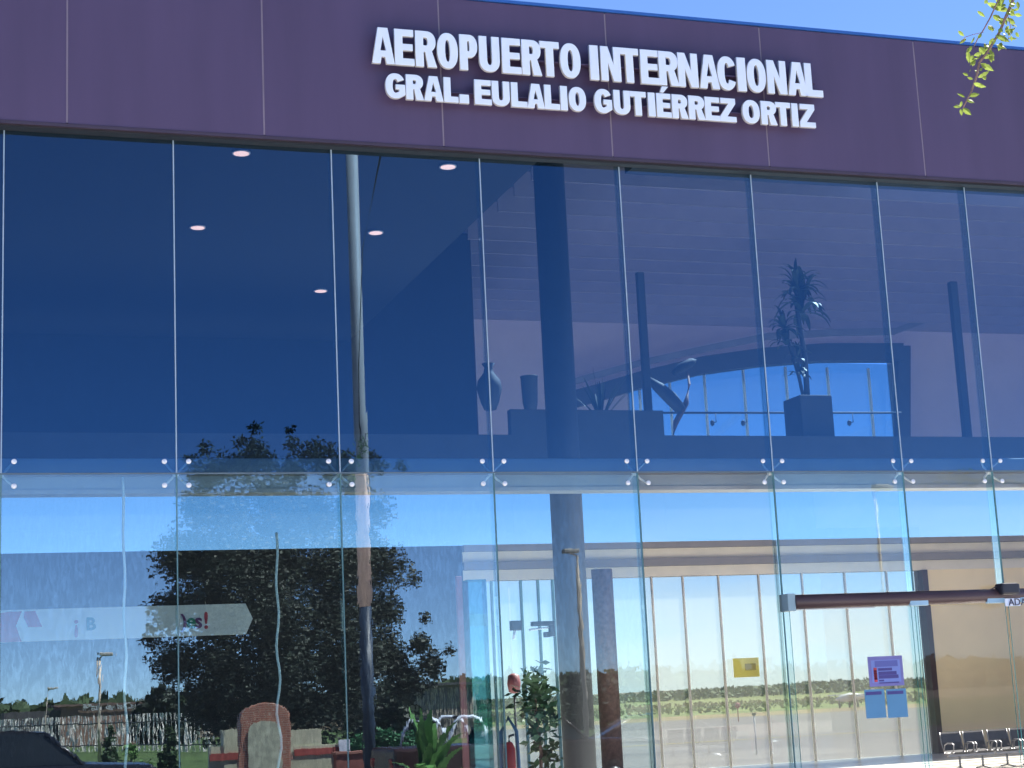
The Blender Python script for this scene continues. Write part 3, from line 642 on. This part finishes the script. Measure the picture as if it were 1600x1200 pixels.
leaf_mesh('foliage', [(0, 0, 1.85, .22), (-.08, 0, 1.55, .28), (.1, 0, 1.25, .25), (.02, .05, .95, .22), (.12, 0, .7, .2), (.06, 0, 1.65, .2)], 460, .15, M_grn, r, .45, 3, .2)
pp = at(797, 1190, 10)
r = empty('fire_extinguisher', (pp.x, 10, .35), 'red fire extinguisher on its blue stand left of the indoor plant', 'extinguisher')
MB().lathe((0, 0, 0), [(.07, 0), (.085, .03), (.085, .5), (.05, .58), (.03, .6)], 18).build('cylinder', mat('ext_red', (.5, .03, .04), .35), r)
MB().tube([(0, 0, .6), (0, 0, .68), (.08, 0, .7)], .018, 8).build('valve', M_silh, r)
MB().tube([(-.15, 0, -.35), (-.12, 0, .75), (0, 0, .95), (.12, 0, .75), (.15, 0, -.35)], .03, 8).build('stand', mat('stand_blue', (.06, .16, .32), .5), r)
pp = at(803, 1068, 12)
r = empty('round_sign', (pp.x, 12, pp.z), 'small rounded red sign panel above the fire extinguisher', 'sign')
MB().lathe((0, 0, 0), [(.03, -.16), (.09, -.13), (.11, 0), (.09, .13), (.03, .16)], 18).build('disc', mat('sign_red', (.26, .08, .09), .5), r)
MB().tube([(0, .0, -.2), (0, .0, -pp.z)], .02, 8).build('post', M_silh, r)
# ================================================================== AIRFIELD
def leafmass(name, x0, x1, y0, y1, zg, h, n, size, m, seed, base=0, wav=.3):
    rn = random.Random(seed); vs = []; fs = []
    ph = [rn.random() * 6 for _ in range(5)]
    for _ in range(n):
        u = rn.random(); x = x0 + (x1 - x0) * u; y = y0 + (y1 - y0) * rn.random()
        hh = h * (1 + wav * (.5 * math.sin(x * .05 + ph[0]) + .3 * math.sin(x * .17 + ph[1]) + .3 * math.sin(x * .41 + ph[2])))
        z = zg + base + (hh - base) * rn.random() ** .6
        p = Vector((x, y, z)); a = Vector((rn.gauss(0, 1), rn.gauss(0, .4), rn.gauss(0, 1))).normalized(); b = a.cross(Vector((rn.gauss(0, 1), rn.gauss(0, 1), rn.gauss(0, 1)))).normalized(); L = size * (.5 + rn.random()); i = len(vs)
        vs += [p - a * L, p + b * L * .6, p + a * L, p - b * L * .6]; fs.append((i, i + 1, i + 2, i + 3))
    return tag(pydata(name, vs, fs, m), kind='stuff')
M_scrub = mat('scrub', (.05, .085, .035), .8, var=.4, scale=.2)
leafmass('scrub_belt', 20, 420, 330, 380, -1.2, 2.3, 16000, .6, mat('hazed_scrub', (.20, .24, .15), .9, var=.3, scale=.2), 5); tag(bpy.data.objects['scrub_belt'], 'dark green belt of low scrub beyond the airfield grass', 'scrub')  # distance haze is put into the scrub's paler colour
leafmass('grass_tufts', 20, 330, 137, 210, -1.0, .55, 9000, .32, mat('tuft', (.22, .25, .08), .9, var=.4, scale=.3), 6); tag(bpy.data.objects['grass_tufts'], 'rough yellow green grass along the apron edge', 'grass')
p = at(1154, 1127, 100)
tag(MB().lathe((0, 0, 0), [(.03, -.7), (.03, .3), (.14, .33), (.2, .42), (.2, .55), (.12, .68), (.03, .7)], 16).build('marker_ball', mat('ball_red', (.4, .04, .08), .5), loc=(p.x, 100, -.3)), 'dark red ball marker on the apron edge', 'marker')
pa_ = at(1330, 1107, 128)
r = empty('light_aircraft', (pa_.x, 128, -1), 'tiny white light aircraft parked beyond the apron', 'aircraft')
wh = mat('white_paint', (.8, .8, .8), .4)
MB().tube([(-1.6, 0, .9), (-.9, 0, 1.0), (0, 0, 1.1), (1.4, 0, 1.1), (2.6, 0, 1.15)], [.08, .32, .4, .22, .08], 12).build('fuselage', wh, r)
MB().box(-.5, .35, -3.5, 3.5, 1.25, 1.33).build('wing', wh, r)
MB().box(2.3, 2.7, -.04, .04, 1.1, 1.8).box(2.2, 2.7, -1, 1, 1.15, 1.2).build('tail', wh, r)
MB().tube([(-1.2, 0, .8), (-1.2, 0, .1)], .1, 8).tube([(.3, -.7, .9), (.3, -.8, .1)], .1, 8).tube([(.3, .7, .9), (.3, .8, .1)], .1, 8).build('landing_gear', M_silh, r)
def floodpost(px, D, ptop, label):
    p = at(px, ptop, D); g = gz(p.x, p.y)
    r = empty('apron_post', (p.x, D, g), label, 'post'); MB().tube([(0, 0, 0), (0, 0, p.z - g)], .035, 8).build('pole', wh, r); MB().box(-.06, .06, -.05, .05, p.z - g, p.z - g + .1).build('cap', M_silh, r)
floodpost(1178, 45, 1118, 'short white post on the apron seen through the middle bay')
# ================================================================== REFLECTED SIDE (behind the camera)
# big tree
TD = 31
M_bark = mat('bark', (.10, .075, .055), .9, var=.3, scale=8, bump=.5)
M_leaf = mat('tree_leaf', (.026, .040, .028), .6, var=.5, scale=2.2)
tb = rf(420, 1108, TD); TG = -.35
r = empty('large_tree', (tb.x, -TD, TG), 'big dense dark tree mirrored in the left glass bays', 'tree')
def trel(px, py, dy=0): q = rf(px, py, TD); return (q.x - tb.x, dy, q.z - TG)
s3 = (at(401, 900, TD) - at(400, 900, TD)).length
rn = random.Random(11); blobs = []
for (px, py, rp) in ((400, 720, 34), (330, 735, 34), (470, 728, 34), (520, 735, 26), (560, 748, 26), (300, 790, 34), (350, 800, 50), (430, 795, 60), (510, 800, 50), (570, 800, 42), (290, 870, 42), (340, 880, 60), (430, 880, 70), (520, 880, 60), (590, 880, 48), (270, 950, 42), (330, 960, 60), (420, 970, 75), (520, 965, 66), (600, 960, 46), (280, 1030, 44), (350, 1040, 60), (440, 1050, 70), (530, 1040, 64), (610, 1020, 50), (320, 1100, 46), (400, 1110, 56), (490, 1110, 56), (560, 1100, 46), (655, 1010, 20), (670, 1040, 22), (630, 1060, 34)):
    for k in range(4):
        x, y, z = trel(px + rn.gauss(0, rp * .22), py + rn.gauss(0, rp * .22)); blobs.append((x, rn.uniform(-1.9, 1.9) * max(.25, 1 - abs(px - 430) / 260), z, rp * s3 * rn.uniform(.55, .95)))
for (px, py, rp) in ((393, 672, 9), (402, 690, 14), (376, 690, 10), (318, 702, 12), (300, 712, 8), (455, 668, 7), (462, 688, 12), (500, 692, 12), (518, 700, 9), (585, 708, 10), (592, 724, 14), (618, 730, 8), (240, 945, 12), (235, 1000, 14), (232, 985, 8), (665, 965, 9), (690, 1015, 9), (645, 905, 12)):
    x, y, z = trel(px, py); blobs.append((x, rn.uniform(-.6, .6), z, rp * s3 * 1.2))
leaf_mesh('crown', blobs, 130000, .12, M_leaf, r, .45, 2, .10, .5)
MB().tube([(0, 0, 0), (.05, 0, 1.2), (-.05, .1, 2.4), (0, 0, 4.2)], [.34, .27, .24, .16], 14).tube([(0, 0, 1.6), (-.9, .3, 3.0), (-1.6, .3, 4.6)], [.17, .13, .06], 8).tube([(0, 0, 1.9), (1.1, -.3, 3.4), (2.0, -.3, 5.0)], [.17, .12, .05], 8).tube([(0, 0, 3.6), (.3, .2, 5.5), (.1, .1, 7.4)], [.15, .1, .04], 8).build('trunk', M_bark, r)
# pole
PD = 20.8
p = rf(564, 700, PD); sP = (at(567, 700, PD) - at(566, 700, PD)).length; pr_ = 9.5 * sP
r = empty('flag_pole', (p.x, -PD, -.35), 'tall thick cream pole mirrored beside the third glass seam', 'pole')
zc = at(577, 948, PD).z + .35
MB().tube([(0, 0, zc), (0, 0, 8), (0, 0, 15)], [pr_, pr_, pr_], 28).build('shaft', mat('cream_pole', (.95, .68, .57), .5, var=.03), r)
MB().tube([(0, 0, 0), (0, 0, zc)], pr_ * 1.0, 28).build('shaded_base', mat('pole_shade_navy', (.02, .04, .08), .5), r)  # shadow on the lower pole, painted as a dark navy section
MB().lathe((0, 0, 15), [(pr_ * .8, 0), (pr_ * 1.2, .05), (pr_ * 1.2, .12), (.03, .35)], 20).build('finial', M_steel, r)
# lamp posts
def street_lamp(px, ptop, D, label, rad=.07, arm=1):
    p = rf(px, ptop, D); H = p.z + .35
    r = empty('street_lamp', (p.x, -D, -.35), label, 'street lamp', 'street lamps across the car park')
    m = mat('lamp_post_paint', (.60, .50, .42), .5)
    MB().tube([(0, 0, 0), (0, 0, H * .5), (0, 0, H)], [rad, rad * .85, rad * .65], 12).build('pole', m, r)
    MB().tube([(0, 0, H - .02), (.25 * arm, 0, H + .12), (.45 * arm, 0, H + .13)], .03, 8).build('arm', m, r)
    MB().box(.25 * arm - .25, .25 * arm + .35, -.14, .14, H + .10, H + .24).build('lamp_head', mat('lamp_head', (.5, .48, .46), .4), r, bevel=.04)
    return r
street_lamp(155, 1030, 60, 'street lamp mirrored left of the tree above the picket fence', .09)
street_lamp(903, 868, 38, 'street lamp mirrored in the wide dark column', .09, -1)
street_lamp(1366, 772, 30, 'street lamp mirrored in the sixth bay near the door', .07)
street_lamp(364, 1098, 55, 'short thin street lamp mirrored just left of the brick monument', .05)
street_lamp(75, 1082, 95, 'far slim street lamp left of the brown wall', .06)
# fence
def fence():
    A = rf(-40, 1140, 92); B = rf(420, 1130, 66); r = empty('picket_fence', (A.x, A.y, -.35), 'long pale picket fence mirrored along the bottom of the left bays', 'fence')
    d = B - A; d.z = 0; L = d.length; u = d / L; m = mat('fence_white', (.82, .77, .74), .6); b = MB(); n = 70; ang = math.atan2(d.y, d.x)
    for k in range(n):
        s = L * k / n; h = 1.95 + .0 * k; q = u * s; M = Matrix.Translation((q.x, q.y, 0)) @ Matrix.Rotation(ang, 4, 'Z')
        b.box(-.055, .055, -.02, .02, .05, h, M)
    b.build('pickets', m, r)
    b = MB()
    for z in (.35, 1.5): b.box(0, L, .022, .05, z, z + .06, Matrix.Rotation(ang, 4, 'Z'))
    b.build('rails', mat('rail_dull', (.20, .17, .16), .6), r)
fence()
# brown wall with raised letters
p = rf(95, 1126, 100); q = rf(240, 1120, 100)
r = empty('low_brown_building', (p.x, -100, -.35), 'low brown building mirrored above the fence', 'building')
Hh = at(160, 1104, 100).z + .35
MB().box(0, (q.x - p.x), -6, 0, 0, Hh).build('wall', mat('brown_plaster', (.34, .20, .16), .8), r)
MB().box(-.3, (q.x - p.x) + .3, -6.2, .2, Hh, Hh + .15).build('roof', mat('brown_cap', (.22, .14, .12), .8), r)
MB().box(-3.5, -.01, -5, -.2, 0, Hh - .2).build('wing', mat('dark_plaster', (.10, .09, .10), .8), r)
p = rf(132, 1112, 97); q = rf(236, 1107, 97)
r = empty('plaza_lettering', (p.x, -97, -.35), 'pale raised letters reading Plaza de la Cultura mirrored above the fence', 'sign')
t_ = text('Plaza de la Cultura', (0, 0, 0), 1.0, mat('pale_letters', (.62, .66, .68), .5), name='letters', off=.012)
wd = t_.dimensions.x; sc = (q.x - p.x) / max(.1, max(v.co.x for v in t_.data.vertices))
t_.parent = r; t_.scale = (sc, sc * 1, sc); t_.rotation_euler = (math.pi / 2, 0, 0); t_.location = (0, 0, p.z + .35)
t_.scale = (sc, sc, 1)
MB().box(-.2, q.x - p.x + .2, -.05, .05, p.z + .2, p.z + .34).box(.5, .6, -.05, .05, 0, p.z + .2).box(q.x - p.x - .6, q.x - p.x - .5, -.05, .05, 0, p.z + .2).build('support_rail', mat('rail_brown', (.2, .13, .1), .7), r)
# trees and bushes on the far side of the car park
def bushy(name, px, ptop, wpx, D, label, cat, m=M_leaf, n=2500, size=.2, seed=1, base=0, group=None, hb=None):
    p = rf(px, ptop, D); s = (at(px + 1, ptop, D) - at(px, ptop, D)).length; H = p.z + .35; W = wpx * s / 2
    r = empty(name, (p.x, -D, -.35), label, cat, group); rn = random.Random(seed); bl_ = []
    z0 = base if hb is None else hb
    for k in range(16):
        u = rn.uniform(-1, 1); rr = min(W, H - z0) * rn.uniform(.25, .42); bl_.append((u * (W - rr * .7), rn.uniform(-.5, .5) * W, z0 + rr * .8 + (H - z0 - 1.9 * rr) * rn.random() * (1 - .45 * abs(u)), rr))
    bl_.append((0, 0, H - min(W, H) * .32, min(W, H - z0) * .3))
    leaf_mesh('crown', bl_, n, size, m, r, .5, seed, .2)
    MB().tube([(0, 0, 0), (.05, 0, H * .4), (0, 0, H * .75)], [W * .09 + .03, W * .06 + .02, .02], 8).build('trunk', M_bark, r); return r
M_bush = mat('bush_leaf', (.05, .10, .045), .6, var=.4, scale=3); M_lite = mat('light_leaf', (.09, .19, .05), .6, var=.4, scale=3)
bushy('distant_tree', 252, 1074, 96, 96, 'dark tree mirrored between the brown building and the large tree', 'tree', M_leaf, 4500, .5, 31)
bushy('distant_tree', 30, 1122, 60, 110, 'low tree mirrored at the far left above the fence', 'tree', M_leaf, 1500, .4, 32)
bushy('distant_tree', 610, 1062, 120, 60, 'broad tree mirrored just right of the cream pole', 'tree', M_leaf, 6000, .35, 33)
bushy('distant_tree', 800, 1052, 110, 80, 'tree mirrored left of the wide column', 'tree', M_leaf, 3000, .4, 34)
bushy('distant_tree', 905, 1044, 130, 74, 'dark tree mirrored in the wide column behind the lamp', 'tree', M_leaf, 5500, .4, 35)
bushy('round_topiary', 172, 1137, 24, 40, 'clipped round shrub mirrored right of the dark car roof', 'shrub', M_bush, 2500, .11, 36, hb=.2)
bushy('round_topiary', 262, 1135, 30, 36, 'tall clipped shrub mirrored left of the second glass seam', 'shrub', M_bush, 3000, .11, 37, hb=.1)
bushy('flower_bush', 205, 1165, 70, 28, 'spreading green bush mirrored low between the two clipped shrubs', 'shrub', M_lite, 2500, .12, 38)
bushy('broad_bush', 600, 1136, 110, 36, 'broad low green bush mirrored between the seam and pickup', 'shrub', mat('bright_leaf', (.03, .15, .06), .6, var=.3), 4500, .14, 39, hb=.3)
r = empty('banana_plant', (rf(662, 1150, 16).x, -16.0, -.35), 'light green broad leaved plant mirrored left of the pickup', 'plant')
blades((0, 0, .15), 16, 1.6, 40, .15, .38, 40, mat('banana_leaf', (.10, .24, .06), .45, var=.3), 'leaves', r); MB().tube([(0, 0, 0), (0, 0, .6)], [.09, .05], 10).build('stem', M_lite, r)
# slatted building
p = rf(640, 1110, 70); q = rf(742, 1110, 70)
r = empty('slatted_shed', (p.x, -70, -.35), 'long shed with pale vertical slats mirrored above the pickup', 'building')
Hh = at(700, 1070, 70).z + .35; W = q.x - p.x
MB().box(0, W, -4, 0, 0, Hh).build('wall', mat('shed_grey', (.28, .25, .26), .8), r)
b = MB()
for k in range(16): b.box(k * W / 16, k * W / 16 + W / 40, .001, .05, 0, Hh - .1)
b.build('slats', mat('slat_beige', (.55, .46, .40), .7), r)
MB().box(-.3, W + .3, -4.2, .4, Hh, Hh + .12).build('roof', mat('roof_dark', (.09, .09, .1), .6), r)
# brick monument
MD = 24
def mrel(px, py): q = rf(px, py, MD); return q
c = rf(415, 1150, MD); s4 = (at(416, 1150, MD) - at(415, 1150, MD)).length; Hm = at(415, 1098, MD).z + .35; wm = 41 * s4
r = empty('brick_monument', (c.x, -MD, -.35), 'round topped red brick monument with a pale plaque mirrored in the second bay', 'monument')
M_brick = bpy.data.materials.new('brickwork'); M_brick.use_nodes = True; nn = M_brick.node_tree
bt = nn.nodes.new('ShaderNodeTexBrick'); bt.inputs['Color1'].default_value = (.30, .10, .07, 1); bt.inputs['Color2'].default_value = (.38, .15, .10, 1); bt.inputs['Mortar'].default_value = (.42, .36, .30, 1); bt.inputs['Scale'].default_value = 5
tcn = nn.nodes.new('ShaderNodeTexCoord'); mpn = nn.nodes.new('ShaderNodeMapping'); mpn.inputs['Rotation'].default_value = (math.pi / 2, 0, 0)
nn.links.new(tcn.outputs['Object'], mpn.inputs[0]); nn.links.new(mpn.outputs[0], bt.inputs[0]); nn.links.new(bt.outputs[0], nn.nodes['Principled BSDF'].inputs['Base Color'])
arc = [(wm * math.cos(math.radians(a)), Hm - wm * .55 + wm * .55 * math.sin(math.radians(a))) for a in range(0, 181, 12)]
MB().prism([(-wm, 0), (wm, 0)] + arc, -.35, .0).build('frame', M_brick, r, bevel=.02)
arc2 = [(wm * .62 * math.cos(math.radians(a)), Hm * .78 - wm * .3 + wm * .4 * math.sin(math.radians(a))) for a in range(0, 181, 15)]
MB().prism([(-wm * .62, .2), (wm * .62, .2)] + arc2, .002, .04).build('plaque', mat('pale_stone', (.45, .46, .36), .8, var=.25, scale=6), r)
# stepped low wall
r = empty('stepped_wall', (c.x, -MD - .8, -.35), 'low stepped cream wall with a red band mirrored beside the brick monument', 'wall')
mw = mat('cream_block', (.55, .55, .42), .8, var=.1)
def lx(px): return rf(px, 1160, MD + .8).x - c.x
def lz_(px, py): return at(px, py, MD + .8).z + .35
MB().box(lx(327), lx(378), -.3, 0, 0, lz_(350, 1165)).box(lx(348), lx(378), -.28, .02, 0, lz_(350, 1140)).build('left_step', mw, r)
MB().box(lx(452), lx(505), -.3, 0, 0, lz_(480, 1140)).box(lx(452), lx(545), -.26, .03, 0, lz_(500, 1164)).build('right_step', mw, r)
MB().box(lx(327), lx(376), .021, .05, lz_(350, 1187), lz_(350, 1176)).box(lx(460), lx(530), .031, .06, lz_(480, 1180), lz_(480, 1170)).build('red_band', mat('band_red', (.38, .08, .07), .7), r)
MB().box(lx(530), lx(545), .031, .1, 0, lz_(536, 1156)).build('post', M_letter, r)
q = rf(603, 1190, 24); tz = at(603, 1175, 24).z + .35
r = empty('planter_box', (q.x, -24, -.35), 'long low terracotta planter mirrored under the broad bush', 'planter')
MB().box(-1.1, 1.0, -.4, 0, 0, tz).build('box', mat('terracotta', (.26, .09, .075), .8), r)
MB().box(-1.14, 1.04, -.44, .04, tz + .001, tz + .05).build('rim', mat('terracotta_rim', (.34, .15, .12), .8), r)
# cars
def car(kind, paint):
    r = empty(kind, (0, 0, 0)); mp_ = mat('paint_' + paint[0], paint[1], .25, var=.03, spec=.6); gl_ = mat('car_glass', (.02, .025, .03), .08, spec=.8); ty = mat('tyre', (.02, .02, .02), .8)
    if kind == 'dark_suv': L, body, top = 4.6, [(-2.3, .45), (-2.3, .95), (-2.2, 1.05), (-1.0, 1.12), (2.2, 1.14), (2.3, .9), (2.3, .45)], [(-1.0, 1.12), (-.35, 1.68), (.2, 1.74), (1.7, 1.72), (2.15, 1.14)]
    elif kind == 'pickup_truck': L, body, top = 5.2, [(-2.6, .5), (-2.6, .95), (-2.45, 1.05), (-1.25, 1.1), (2.6, 1.1), (2.62, .5)], [(-1.25, 1.1), (-.65, 1.66), (.45, 1.68), (.65, 1.1)]
    else: L, body, top = 4.4, [(-2.2, .35), (-2.2, .75), (-2.0, .85), (-1.1, .95), (1.4, .98), (2.15, .95), (2.2, .35)], [(-1.15, .95), (-.4, 1.38), (.2, 1.45), (.8, 1.40), (1.5, .98)]
    W = .9
    b = MB(); b.prism(body, -W, W); b.build('body', mp_, r, bevel=.06)
    b = MB(); n = len(top); a = [b.bm.verts.new((x, -(W - .04 if k in (0, n - 1) else W - .2), z)) for k, (x, z) in enumerate(top)]; c_ = [b.bm.verts.new((x, (W - .04 if k in (0, n - 1) else W - .2), z)) for k, (x, z) in enumerate(top)]
    b.bm.faces.new(a); b.bm.faces.new(c_[::-1])
    for i in range(n - 1): b.bm.faces.new((a[i], c_[i], c_[i + 1], a[i + 1]))
    b.build('cabin_glass', gl_, r)
    rt = top[1:-1]; b = MB(); b.prism([(x, z + .0) for x, z in rt] + [(rt[-1][0], rt[-1][1] + .03), (rt[0][0], rt[0][1] + .03)], -(W - .19), W - .19); b.build('roof', mp_, r, bevel=.015)
    b = MB()
    for sy in (-1, 1):
        for k in (0, n - 1): j = 1 if k == 0 else n - 2; b.tube([(top[k][0], sy * (W - .04), top[k][1]), (top[j][0], sy * (W - .2), top[j][1])], .035, 6)
        xm = (top[1][0] + top[-2][0]) / 2 + .1; b.tube([(xm, sy * (W - .04), top[0][1]), (xm, sy * (W - .19), top[1][1])], .03, 6)
    b.build('pillars', mp_, r)
    for x in (-L / 2 + .85, L / 2 - .85):
        for sy in (-1, 1):
            o = empty('wheel', (x, sy * (W - .08), .34)); o.parent = r
            t = MB(); t.lathe((0, 0, 0), [(.2, -.1), (.33, -.1), (.35, -.06), (.35, .06), (.33, .1), (.2, .1)], 24); bmesh.ops.rotate(t.bm, verts=t.bm.verts, cent=(0, 0, 0), matrix=Matrix.Rotation(math.pi / 2, 3, 'X')); t.build('tyre', ty, o)
            t = MB(); t.lathe((0, 0, 0), [(.21, -.105), (.12, -.11), (.12, .11), (.21, .105)], 18); bmesh.ops.rotate(t.bm, verts=t.bm.verts, cent=(0, 0, 0), matrix=Matrix.Rotation(math.pi / 2, 3, 'X')); t.build('rim', M_steel, o)
    zl = body[1][1] - .12
    for sy in (-1, 1):
        MB().box(-L / 2 - .03, -L / 2 + .06, sy * .62 - .17, sy * .62 + .17, zl - .09, zl + .07).build('headlight', mat('headlight', (.85, .85, .85), .1), r, bevel=.02)
        MB().box(L / 2 - .05, L / 2 + .035, sy * .7 - .1, sy * .7 + .1, zl - .1, zl + .08).build('taillight', mat('taillight', (.5, .02, .02), .2), r, bevel=.02)
    MB().box(-L / 2 - .05, -L / 2 + .05, -.85, .85, body[0][1] - .04, body[0][1] + .14).box(L / 2 - .05, L / 2 + .05, -.85, .85, body[0][1] - .04, body[0][1] + .14).build('bumper', mat('bumper', (.05, .05, .055), .5), r, bevel=.03)
    if kind == 'pickup_truck':
        for sy in (-.62, .62):
            for xa, xb in ((.72, 1.42), (1.55, 2.0)):
                MB().tube([(xa, sy, 1.1), (xa + .03, sy, 1.42), (xa + .14, sy, 1.58), (xa + .26, sy, 1.62), (xb - .2, sy, 1.63), (xb - .1, sy, 1.56), (xb, sy, 1.35), (xb + .08, sy, 1.1)], .035, 10).build('roll_bar', M_letter, r)
        MB().tube([(1.0, -.62, 1.62), (1.0, .62, 1.62)], .03, 8).tube([(1.8, -.62, 1.62), (1.8, .62, 1.62)], .03, 8).build('cross_tube', M_silh, r)
    return r
def put(o, px, D, label, cat, rz=0, z=-.35): p = rf(px, 1150, D); o.location = (p.x, -D, z); o.rotation_euler = (0, 0, rz); tag(o, label, cat, 'vehicles in the car park'); return o
put(car('dark_suv', ('navy', (.015, .018, .03))), 40, 18.3, 'dark large car mirrored at the bottom left corner', 'car', math.pi + .05)
put(car('pickup_truck', ('maroon', (.04, .018, .02))), 800, 17.7, 'dark maroon pickup with white roll bars mirrored in the fourth bay', 'pickup truck', math.pi)
put(car('grey_sedan', ('silver', (.20, .18, .19))), 1010, 21.5, 'grey sedan mirrored right of the wide column', 'car', math.radians(15))
put(car('red_hatchback', ('red', (.25, .03, .03))), 1110, 27, 'dull red car mirrored faintly under the yellow card', 'car', math.radians(5))
leafmass('far_wood', -260, 300, -260, -200, -.4, 4.0, 9000, 1.6, M_scrub, 9); tag(bpy.data.objects['far_wood'], 'low dark wood along the horizon across the car park', 'wood')
# ================================================================== OVERHANGING TREE AT RIGHT
def near(px, py, dist):
    v = Vector(ray(px, py)); return Vector((0, -CD, CH)) + v * (dist / F)
M_twig = mat('twig', (.20, .13, .12), .8, var=.3, scale=30)
M_nl = thin_leaf('sunlit_leaf', (.19, .25, .05))
ND = 8.6
tr0 = Vector((16.6, -6.0, 0))
r = empty('overhanging_tree', tr0, 'tree with a small sunlit leafy twig hanging into the top right corner', 'tree')
def N(px, py, d=0): return near(px, py, ND + d) - tr0
trk = [Vector((0, 0, 0)), Vector((.05, .05, 2.6)), Vector((-.05, .1, 5.6)), Vector((-.4, .1, 8.8))]
MB().tube(trk, [.22, .19, .15, .10], 12).build('trunk', M_bark, r)
top_ = trk[-1]; tp = N(1562, 5); lim = [trk[3], Vector((-3, .1, 10.2)), Vector((-6.5, .2, 10.8)), tp + Vector((.5, .1, 4.4)), tp + Vector((.12, 0, 2.6)), tp + Vector((.02, 0, 1.0)), tp]
MB().tube([trk[1], Vector((-1.2, 0, 3.9)), Vector((-2.4, 0, 4.25)), Vector((-3.6, 0, 4.3))], [.06, .04, .03, .01], 8).tube(lim, [.09, .07, .05, .03, .006, .006, .006], 8).build('limb', M_bark, r)
tw1 = [N(1562, 5), N(1540, 45), N(1525, 70), N(1518, 90), N(1514, 112), N(1520, 118), N(1528, 100)]
twm = [N(1590, -30), N(1583, 0), N(1570, 30), N(1562, 50), N(1545, 78), N(1530, 98), N(1525, 122), N(1517, 145), N(1505, 168)]
MB().tube([N(1566, -40), N(1560, 0), N(1547, 28), N(1537, 46), N(1528, 60), N(1522, 72)], [.005, .0045, .004, .0035, .003, .0025], 6).tube(twm, [.008, .008, .008, .0075, .007, .0065, .006, .005, .003], 6).tube([N(1537, 50), N(1520, 54), N(1508, 58), N(1502, 66)], .0018, 5).tube([N(1574, 20), N(1580, 45), N(1575, 62)], .002, 5).build('twig', M_twig, r)
rn = random.Random(5); vs = []; fs = []
def leaf(p, d, L, wdt, nrm_):
    d = d.normalized(); s = d.cross(nrm_).normalized(); n = s.cross(d); i = len(vs)
    prof = [(0, 0), (.14, .55), (.28, .86), (.36, .78), (.48, 1.0), (.60, .80), (.68, .76), (.82, .38), (1, 0)]
    for t, w_ in prof:
        c = p + d * L * t - n * L * .12 * math.sin(t * 3.1)
        vs.extend([c + s * wdt * w_ + n * wdt * .35 * w_, c, c - s * wdt * w_ + n * wdt * .35 * w_])
    for k in range(len(prof) - 1):
        a = i + 3 * k; fs.append((a, a + 1, a + 4, a + 3)); fs.append((a + 1, a + 2, a + 5, a + 4))
camr = Vector((RM[0][0], RM[1][0], RM[2][0])); camu = Vector((-RM[0][1], -RM[1][1], -RM[2][1])); camf = Vector((RM[0][2], RM[1][2], RM[2][2]))
leaves = [(1541, 4, 1582, 18, 7), (1551, 24, 1566, 33, 6), (1573, 28, 1587, 38, 5), (1527, 17, 1540, 27, 3.5), (1497, 48, 1507, 57, 3.5), (1510, 60, 1499, 69, 3.5), (1523, 58, 1516, 68, 3), (1519, 72, 1509, 84, 4), (1512, 80, 1514, 99, 4.5), (1519, 86, 1520, 104, 5), (1544, 40, 1553, 48, 6), (1560, 45, 1567, 50, 5), (1555, 55, 1578, 66, 6), (1570, 50, 1582, 46, 4), (1538, 70, 1550, 82, 6), (1530, 74, 1541, 86, 6), (1556, 70, 1573, 77, 4.5), (1548, 84, 1549, 98, 5), (1536, 90, 1550, 86, 5), (1532, 99, 1553, 111, 5.5), (1528, 121, 1546, 111, 5.5), (1521, 130, 1541, 136, 5), (1514, 150, 1531, 147, 4.5), (1510, 156, 1523, 161, 4.2), (1502, 166, 1489, 167, 4), (1504, 169, 1518, 180, 6), (1501, 170, 1503, 181, 3.5), (1513, 118, 1504, 114, 3), (1520, 124, 1511, 120, 3), (1508, 152, 1495, 146, 2.6), (1503, 158, 1500, 168, 3), (1565, 5, 1556, -8, 7), (1558, 10, 1570, -6, 6), (1590, 2, 1591, 15, 4), (1575, 60, 1590, 61, 2.5), (1577, 50, 1587, 43, 2.5), (1543, 0, 1538, 6, 4), (1552, 60, 1545, 72, 5), (1565, 66, 1560, 80, 5), (1528, 60, 1534, 52, 3.5)]
for (xa, ya, xb, yb, wd_) in leaves:
    dz = rn.uniform(-.05, .05); a = N(xa, ya, dz); b_ = N(xb, yb, dz + rn.uniform(-.012, .012)); px1 = ND / F
    leaf(a, b_ - a, (b_ - a).length, wd_ * px1 * .85, (camf + camr * rn.uniform(-.5, .5) + camu * rn.uniform(-.5, .9)))
for k in range(46):
    u = rn.random(); seg = rn.choice(twm[1:6]); xa = seg + camr * rn.gauss(0, .034) + camu * rn.gauss(0, .034) + camf * rn.gauss(0, .04)
    d = camr * rn.uniform(-1, 1) + camu * rn.uniform(-1, .3) + camf * rn.uniform(-.6, .6)
    leaf(xa, d, rn.uniform(.023, .048), rn.uniform(.007, .015), camf + camr * rn.uniform(-.8, .8) + camu * rn.uniform(-.8, .8))
pydata('twig_leaves', vs, fs, M_nl, r)
bl2 = []
for k in range(26):
    a = rn.random() * 6.28; rr = rn.uniform(.3, 1.5); bl2.append((rr * math.cos(a) + .3, rr * math.sin(a), rn.uniform(9.4, 11), rn.uniform(.4, .7)))
for (px, py, rr) in ((1450, 757, .10), (1475, 752, .16), (1500, 748, .18), (1520, 756, .17), (1545, 752, .16), (1570, 752, .13), (1598, 760, .12)):
    q = at(px, py, 6.0); bl2.append((q.x - 16.6, 0, q.z, rr))
leaf_mesh('crown', bl2, 9000, .07, M_nl, r, .5, 77, .1)
for o in list(bpy.data.objects):
    if o.type == 'MESH' and o.parent is None and 'kind' not in o and 'label' not in o: print('UNTAGGED', o.name)
